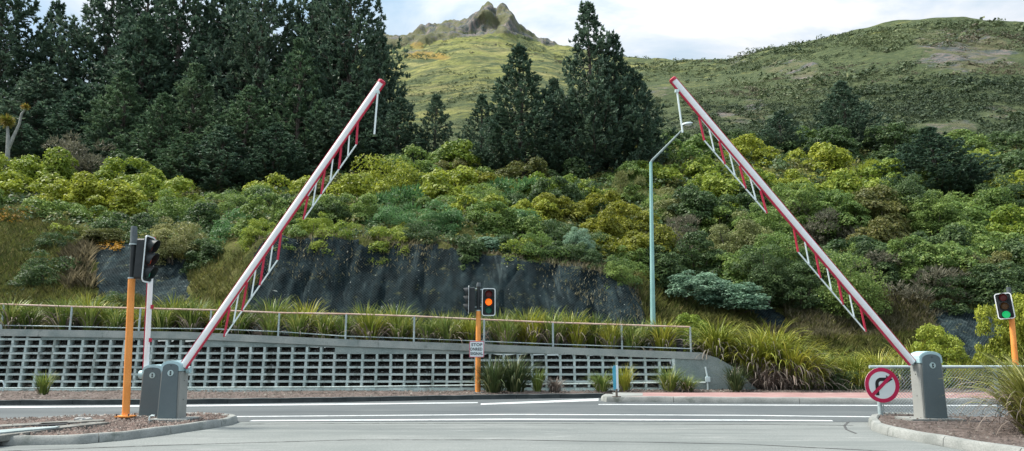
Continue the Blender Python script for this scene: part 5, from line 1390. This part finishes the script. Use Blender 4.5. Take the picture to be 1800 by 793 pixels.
PL = [
 (-60, -60, 220, 60, 'dark pine cut by the left picture edge', 'pine', 2),
 (280, -40, 200, 61.5, 'dark pine in the rear row of the left stand, left part', 'pine', 0),
 (430, -10, 190, 61.8, 'dark pine in the rear row of the left stand, right part', 'pine', 2),
 (590, -30, 190, 61.5, 'dark pine in the rear row behind the boom tip', 'pine', 0),
 (18, -70, 210, 58, 'dark pine at the picture corner filling the top left', 'pine', 2),
 (96, 8, 130, 60, 'dark pine with a rounded top standing against the sky at far left', 'pine', 0),
 (60, 110, 170, 53, 'dark pine below the sky gap at far left, behind the cabbage tree', 'pine', 1),
 (195, -60, 190, 60, 'tall dark pine right of the sky gap at the left', 'pine', 2),
 (255, 40, 190, 56, 'dark pine in the middle of the left stand, second row', 'pine', 0),
 (320, -70, 200, 59, 'tall dark pine in the middle of the left stand against the sky', 'pine', 2),
 (130, 150, 160, 52, 'dark pine above the grey-brown twiggy bush', 'pine', 1),
 (390, -30, 170, 61, 'tall open pine with sky showing through left of the boom', 'pine', 3),
 (465, -80, 180, 58, 'tall dark pine top above the left boom, left of its tip', 'pine', 2),
 (545, -50, 190, 60, 'tall dark pine in the stand directly left of the boom tip', 'pine', 0),
 (625, -90, 185, 57, 'tallest dark pine at the right edge of the left stand', 'pine', 2),
 (660, 60, 110, 55, 'dark pine just behind the tip of the left boom', 'pine', 1),
 (695, 170, 110, 52, 'shorter dark pine right of the left boom tip at the stand edge', 'pine', 1),
 (600, 150, 160, 52, 'dark pine directly behind the upper part of the left boom', 'pine', 0),
 (532, 68, 130, 53, 'pointed lighter green pine left of the left boom', 'pine2', 3),
 (230, 130, 140, 51, 'lighter young pine above the left signal', 'pine2', 1),
 (285, 165, 120, 49, 'young pine with pale shoots in the front row of the left stand', 'pine2', 3),
 (345, 110, 140, 51, 'young pale-tipped pine between the left signal and the boom', 'pine2', 0),
 (430, 150, 140, 50, 'young pine in the front row near the middle of the left boom', 'pine2', 1),
 (395, 220, 130, 47, 'low dark pine right above the mid green bushes left of the boom', 'pine', 3),
 (480, 215, 130, 48, 'low dark pine touching the left side of the left boom', 'pine', 0),
 (320, 235, 120, 47, 'low dark pine above the bushes right of the left signal', 'pine2', 1),
 (190, 215, 120, 49, 'low dark pine right behind the grey-brown twiggy bush', 'pine', 0),
 (765, 168, 85, 53, 'small dark pine standing apart right of the left boom', 'pine', 3),
 (845, 168, 85, 53, 'small dark pine left of the central pair', 'pine', 3),
 (920, 84, 150, 50, 'left one of the two large central pines', 'pine', 1),
 (972, 140, 90, 51, 'smaller pine filling the gap between the central pines', 'pine', 3),
 (1042, 4, 165, 50, 'tallest of the central pines, its tip against the sky', 'pine', 0),
 (1083, 62, 120, 50.6, 'second spire beside the tallest central pine', 'pine', 1),
 (1120, 130, 110, 51, 'lower dark pine on the right flank of the central pines', 'pine', 3),
 (1000, 175, 110, 49, 'dark lower pine at the left foot of the tallest central pine', 'pine', 3),
 (880, 190, 90, 50, 'dark lower pine at the left foot of the central pines', 'pine', 3),
 (1368, 195, 90, 57, 'narrow dark pine right of the upper right boom', 'pine', 3),
 (1484, 145, 115, 61, 'dark conical pine on the hill right of the right boom', 'pine', 1),
 (1640, 225, 190, 46, 'broad dark pine on the right slope', 'pine', 2),
 (1590, 262, 110, 49, 'dark pine at the left side of the broad one on the right', 'pine', 3),
 (1700, 285, 110, 45, 'low dark pine at the right foot of the broad one', 'pine', 3),
]
for a in PL: pine(a[0], a[1], a[2], a[3], a[4], a[5], a[6])

# cabbage tree
def build_cabbage():
    Y = 45; bpt = P(15, 285, Y); z = zg(bpt.x, Y)
    o = Vector((bpt.x, Y, z)); r = empty('cabbage_tree', o, 'spiky-headed cabbage tree with two pale bent trunks at far left', 'tree')
    q = lambda a, b: P(a, b, Y) - o
    MB().tube([(0, 0, 0), q(14, 260), q(14, 238), q(13, 222)], [.16, .13, .10, .08], 8).build('trunk', M['palebark'], r, True)
    MB().tube([q(15, 262), q(24, 240), q(34, 218), q(38, 200), q(45, 192)], [.11, .10, .08, .07, .05], 8).build('trunk', M['palebark'], r, True)
    g = np.random.default_rng(3)
    for c, rad, n in ((q(12, 213), .56, 260), (q(45, 188), .30, 120)):
        Vv = []
        for i in range(n):
            d = g.normal(size=3); d /= np.linalg.norm(d); d[2] = d[2] * .9 + .12; s = np.cross(d, g.normal(size=3)); s /= np.linalg.norm(s); s *= .03; L_ = rad * g.uniform(.75, 1.15)
            c_ = np.array(c); Vv.append([c_ - s * .5, c_ + d * L_ * .5 - s, c_ + d * L_ + np.array([0, 0, -.12 * rad]), c_ + d * L_ * .5 + s])
        V = np.array(Vv).reshape(-1, 3); mobj('leaf_head', fastmesh('leaf_head', V, np.arange(len(V)).reshape(-1, 4)), M['cabbage'], r)
build_cabbage()

# flax
FX = {'a': flax_proto(1, 260, 1.0, .017, 1.0, .8), 'b': flax_proto(2, 230, 1.0, .018, 1.3, .9), 'c': flax_proto(3, 260, 1.0, .016, .8, .7),
      'wild': flax_proto(4, 460, 1.0, .014, 1.9, 1.0, .2), 'near': flax_proto(5, 700, 1.0, .011, 1.25, .95, .14, 10), 'small': flax_proto(6, 150, 1.0, .02, .9, .6, .05)}
def flax(px, base, hpx, Y, var, mat, label, z=None, group='flax clumps', wide=1.0, deadm='flax_dead', X=None):
    if X is None:
        u, dy, dz = ray(px, base); X = u / dy * Y
    if z is None: z = zg(X, Y) if Y > 22.72 else .12
    h = hpx / F * Y * (1.0 if var == 'wild' else 1.12)
    r = empty('flax', (X, Y, z - .02), label, 'flax', group)
    res = FX[var]
    for key, m in (('live', mat), ('dead', deadm)):
        me = res[key]
        if me is None: continue
        c = mobj('leaves' if key == 'live' else 'dead_leaves', me, None, r)
        if not me.materials: me.materials.append(M['flax_g'])
        c.material_slots[0].link = 'OBJECT'; c.material_slots[0].material = M[m]
    r.rotation_euler = (0, 0, random.uniform(0, 6.28)); r.scale = (h * wide, h * wide, h)
TER = 'flax clumps behind the railing'
for px, h, Y, v, m, lab in [
 (30, 45, 24.2, 'b', 'flax_g', 'green flax behind the first railing post at far left'),
 (105, 52, 24.0, 'a', 'flax_g', 'dark green flax behind the second railing post'),
 (150, 62, 24.3, 'a', 'flax_y', 'large yellow-green flax left of the tall orange pole'),
 (185, 45, 23.8, 'b', 'flax_y', 'yellow-tipped flax just left of the tall orange pole'),
 (215, 40, 24.4, 'c', 'flax_d', 'dark flax behind the tall orange pole'),
 (305, 58, 24.2, 'a', 'flax_y', 'yellow-green flax right of the upright short boom'),
 (345, 55, 24.0, 'b', 'flax_g', 'green flax left of the lower left boom'),
 (395, 45, 24.3, 'c', 'flax_g', 'green flax behind the lower fringe of the left boom'),
 (430, 50, 24.0, 'b', 'flax_d', 'dark flax right behind the lower left fringe tip'),
 (478, 62, 24.3, 'a', 'flax_g', 'tall green flax right of the left boom'),
 (535, 62, 24.2, 'a', 'flax_y', 'tall yellow-green flax at the foot of the black cut, left part'),
 (575, 45, 23.8, 'b', 'flax_y', 'yellow flax before the black cut between two railing posts'),
 (640, 58, 24.2, 'c', 'flax_g', 'green flax right of the railing post left of centre'),
 (695, 64, 24.2, 'a', 'flax_g', 'tall green flax left of the middle signal'),
 (722, 48, 23.9, 'b', 'flax_y', 'yellow-green flax at the post left of the middle signal'),
 (775, 50, 24.2, 'c', 'flax_y', 'low yellow flax just left of the middle signal pole'),
 (812, 52, 24.1, 'b', 'flax_y', 'yellow flax touching the middle signal pole'),
 (880, 60, 24.2, 'a', 'flax_g', 'green flax just right of the middle signal pole'),
 (925, 62, 24.0, 'a', 'flax_y', 'bright arching flax right of the lit signal'),
 (965, 62, 24.3, 'b', 'flax_g', 'green flax behind the second railing post right of the signal'),
 (1005, 60, 24.0, 'a', 'flax_y', 'pale arching flax midway between signal and lamp'),
 (1045, 58, 24.2, 'b', 'flax_g', 'green flax left of the third post right of the signal'),
 (1085, 56, 24.0, 'a', 'flax_d', 'dark green flax behind the post left of the lamp'),
 (1125, 52, 24.1, 'b', 'flax_g', 'green flax at the foot of the street lamp'),
 (1165, 50, 24.0, 'a', 'flax_g', 'green flax just right of the street lamp'),
]: flax(px, 590, h, Y, v, m, lab, group=TER)
for i in range(26):
    px = 10 + 46 * i + random.uniform(-10, 10)
    flax(px, 590, random.uniform(40, 56), random.uniform(23.2, 23.6), random.choice('abc'), random.choice(['flax_y', 'flax_g', 'flax_g']), 'low flax filling the front row right behind the railing', group='low flax right behind the railing')
SL = 'flax clumps right of the wall'
for px, base, h, Y, v, m, lab, z in [
 (1262, 640, 75, 23.2, 'wild', 'flax_y', 'orange-yellow flax draping over the end of the wall', 1.05),
 (1300, 650, 72, 23.6, 'wild', 'flax_y', 'yellow flax next right from the wall end, upper', None),
 (1330, 660, 88, 23.0, 'wild', 'flax_y', 'arching yellow-green flax above the curved wing wall', .5),
 (1362, 665, 88, 23.4, 'wild', 'flax_y', 'large yellow-green flax in the middle of the draping mass', .7),
 (1392, 675, 84, 22.6, 'wild', 'flax_y', 'yellow flax hanging down to the footpath', .35),
 (1425, 680, 78, 22.9, 'wild', 'flax_y', 'rightmost flax of the draping mass by the footpath', .2),
 (1470, 660, 62, 24.0, 'wild', 'flax_g', 'green flax behind the small dark shrub', None),
 (1352, 690, 52, 22.5, 'wild', 'flax_dead', 'withered brown flax skirt hanging beside the curved wing wall', .1),
 (1385, 690, 50, 22.4, 'wild', 'flax_dead', 'withered brown flax skirt in the middle under the draping mass', .1),
 (1415, 690, 46, 22.4, 'wild', 'flax_g', 'low green flax at the footpath edge under the draping mass', .1),
 (1515, 690, 50, 22.5, 'wild', 'flax_y', 'low yellow-green flax at the footpath left of the round sign', .1),
 (1500, 670, 66, 23.2, 'wild', 'flax_y', 'yellow-green flax left of the no right turn sign', None),
 (1545, 670, 66, 23.6, 'wild', 'flax_y', 'yellow-green flax above the no right turn sign', None),
 (1580, 680, 62, 22.8, 'wild', 'flax_g', 'green flax touching the left side of the right cabinet', .2),
 (1605, 645, 62, 24.2, 'a', 'flax_y', 'yellow flax behind the top of the right cabinet', None),
 (1692, 680, 40, 22.6, 'small', 'flax_y', 'small flax just right of the right cabinet', .2),
 (1714, 650, 45, 23.6, 'b', 'flax_y', 'small yellow flax between cabinet and right signal', None),
 (1745, 655, 38, 23.4, 'small', 'flax_g', 'small green flax left of the right signal pole', None),
]: flax(px, base, h, Y, v, m, lab, z=z, group=SL)
FW = 'plants at the foot of the crib wall'
for px, h, Y, v, m, lab, wd, dm in [
 (76, 36, 20.6, 'small', 'flax_g', 'small green flax at the foot of the wall at far left', .95, 'flax_dead'),
 (868, 56, 21.6, 'a', 'flax_d', 'dark green flax right beside the middle signal pole', 1, 'flax_d'),
 (905, 58, 21.8, 'a', 'flax_d', 'dark green flax before the wall, second from the middle pole', 1, 'flax_d'),
 (945, 38, 21.7, 'small', 'flax_g', 'small upright flax before the wall, third from the middle pole', .8, 'flax_dead'),
 (975, 26, 21.6, 'b', 'flax_dead', 'low withered brown flax before the wall', 1.1, 'flax_dead'),
 (1058, 34, 21.8, 'b', 'flax_g', 'drooping flax left of the blue marker post', 1, 'flax_dead'),
 (1098, 42, 21.9, 'small', 'flax_y', 'yellow-green flax right behind the blue marker post', .9, 'flax_dead'),
 (1178, 42, 21.9, 'b', 'flax_g', 'drooping green flax at the right end of the crib openings', 1, 'flax_dead'),
 (1208, 28, 21.8, 'b', 'flax_g', 'low drooping flax left of the white conduit', 1.2, 'flax_dead'),
 (1294, 42, 21.9, 'c', 'flax_d', 'dark green flax in front of the curved wing wall', .9, 'flax_d'),
]: flax(px, 690, h, Y, v, m, lab, z=.12, group=FW, wide=wd, deadm=dm)
NR = 'flax clumps at the right road edge'
for X, Y, h, lab in [(7.55, 10.9, 1.12, 'large striped flax in the foreground at the right picture edge'), (8.35, 11.9, 1.2, 'large flax behind the foreground one at the right edge')]:
    r0 = flax(0, 0, h / 1.12 * F / Y, Y, 'near', 'flax_near', lab, z=.13, group=NR, X=X)

# grass on the banks (uncountable)
def grass_field(name, poly, n, hgt, mat, label, seed, yr=(24.2, 37), wid=.012):
    g = np.random.default_rng(seed)
    px0 = min(p[0] for p in poly) - 5; px1 = max(p[0] for p in poly) + 5
    Y = g.uniform(yr[0], yr[1], n * 5); U = (g.uniform(px0, px1, n * 5) - 900) / F; X = U * Y; Z = z_near(X, Y); px, py = proj(X, Y, Z)
    k = inpoly(px + 10 * fbm(X * 2, Y * 2, 3, 5), py, poly) & (fbm(X * .8, Y * .8, 3, 66) + g.uniform(-.5, .5, len(X)) > -.25)
    if name != 'cut_grass':
        for q_ in PATCH + [[(430, 545), (475, 440), (620, 432), (800, 446), (960, 465), (1060, 485), (1120, 535), (1120, 640), (430, 640)]]: k &= ~inpoly(px + 18 * fbm(X * 2, Y * 2, 3, 15), py, q_)
    p = np.stack([X, Y, Z - .03], -1)[k][:n]; m = len(p)
    if name != 'cut_grass': pass
    h = hgt * g.uniform(.5, 1.5, m); a = g.uniform(0, 6.283, m); ln = g.uniform(.1, .75, m)
    d = np.stack([np.cos(a) * ln, np.sin(a) * ln, np.ones(m)], -1); d /= np.linalg.norm(d, axis=1, keepdims=True)
    s = np.stack([-np.sin(a), np.cos(a), np.zeros(m)], -1) * (wid * g.uniform(.6, 1.5, m))[:, None]
    mid = p + d * h[:, None] * .55; tip = p + d * h[:, None] * np.array([1.25, 1.25, .9])
    V = np.stack([p - s, p + s, mid + s * .8, tip, mid - s * .8], 1).reshape(-1, 3); Fc = np.arange(len(V)).reshape(-1, 5)
    o = mobj(name, fastmesh(name, V, Fc), M[mat]); tag(o, label, 'grass', kind='stuff'); return o
LP = [(-700, 600), (-700, 345), (-100, 360), (0, 368), (60, 372), (110, 390), (150, 410), (200, 420), (330, 450), (420, 440), (460, 500), (430, 600)]
grass_field('bank_grass', LP, 90000, .26, 'grass', 'olive grass covering the left bank below the bushes', 1)
RP = [(1110, 470), (1140, 500), (1180, 490), (1300, 490), (1500, 510), (1660, 500), (1820, 520), (1820, 650), (1350, 640), (1200, 600), (1150, 590)]
grass_field('bank_grass', RP, 55000, .30, 'grass', 'tall olive and straw grass covering the right bank', 2, (24.4, 33))
grass_field('dry_grass', [(1330, 560), (1360, 520), (1500, 520), (1640, 525), (1640, 590), (1500, 600), (1350, 600)], 14000, .36, 'drygrass', 'straw-coloured dry grass on the right bank above the yellow flax', 3, (24.6, 31))
grass_field('dry_grass', [(430, 445), (450, 405), (620, 405), (800, 425), (960, 440), (1080, 462), (1150, 520), (1150, 560), (1110, 515), (1060, 482), (960, 462), (800, 443), (620, 430), (500, 425)], 4500, .2, 'drygrass', 'dry grass fringe along the top edge of the black cut', 4, (26.2, 29.5))
grass_field('cut_grass', [(440, 500), (450, 430), (620, 425), (800, 438), (960, 455), (1070, 480), (1140, 560), (1140, 590), (1000, 520), (900, 490), (700, 480)], 1300, .13, 'drygrass', 'scattered grass tufts on the black netted cut', 6, (25.4, 27.6))
grass_field('dry_grass', [(118, 510), (120, 440), (150, 430), (165, 450), (170, 510)], 1500, .55, 'drygrass', 'bare pale stalks in a tuft on the left bank', 7, (26, 31))
def flowers():
    g = np.random.default_rng(8)
    C = []
    for x0, x1, y0, y1, n in ((-20, 55, 368, 392, 90), (165, 215, 425, 445, 60)):
        for _ in range(n):
            px, py = g.uniform(x0, x1), g.uniform(y0, y1)
            Ys = np.linspace(26, 38, 80); U = (px - 900) / F / ray(px, py)[1]; Z = z_near(U * Ys, Ys); q, w = proj(U * Ys, Ys, Z); i = int(np.argmin(np.abs(w - py))); C.append((U * Ys[i], Ys[i], Z[i] + .1))
    C = np.array(C); V, Fc = leafclumps(C, np.full(len(C), .13), 12, .5, 4)
    tag(mobj('orange_flowers', fastmesh('orange_flowers', V, Fc), M['orangeflower']), 'orange and yellow flowers dotting the top of the left bank', 'flowers', kind='stuff')
flowers()
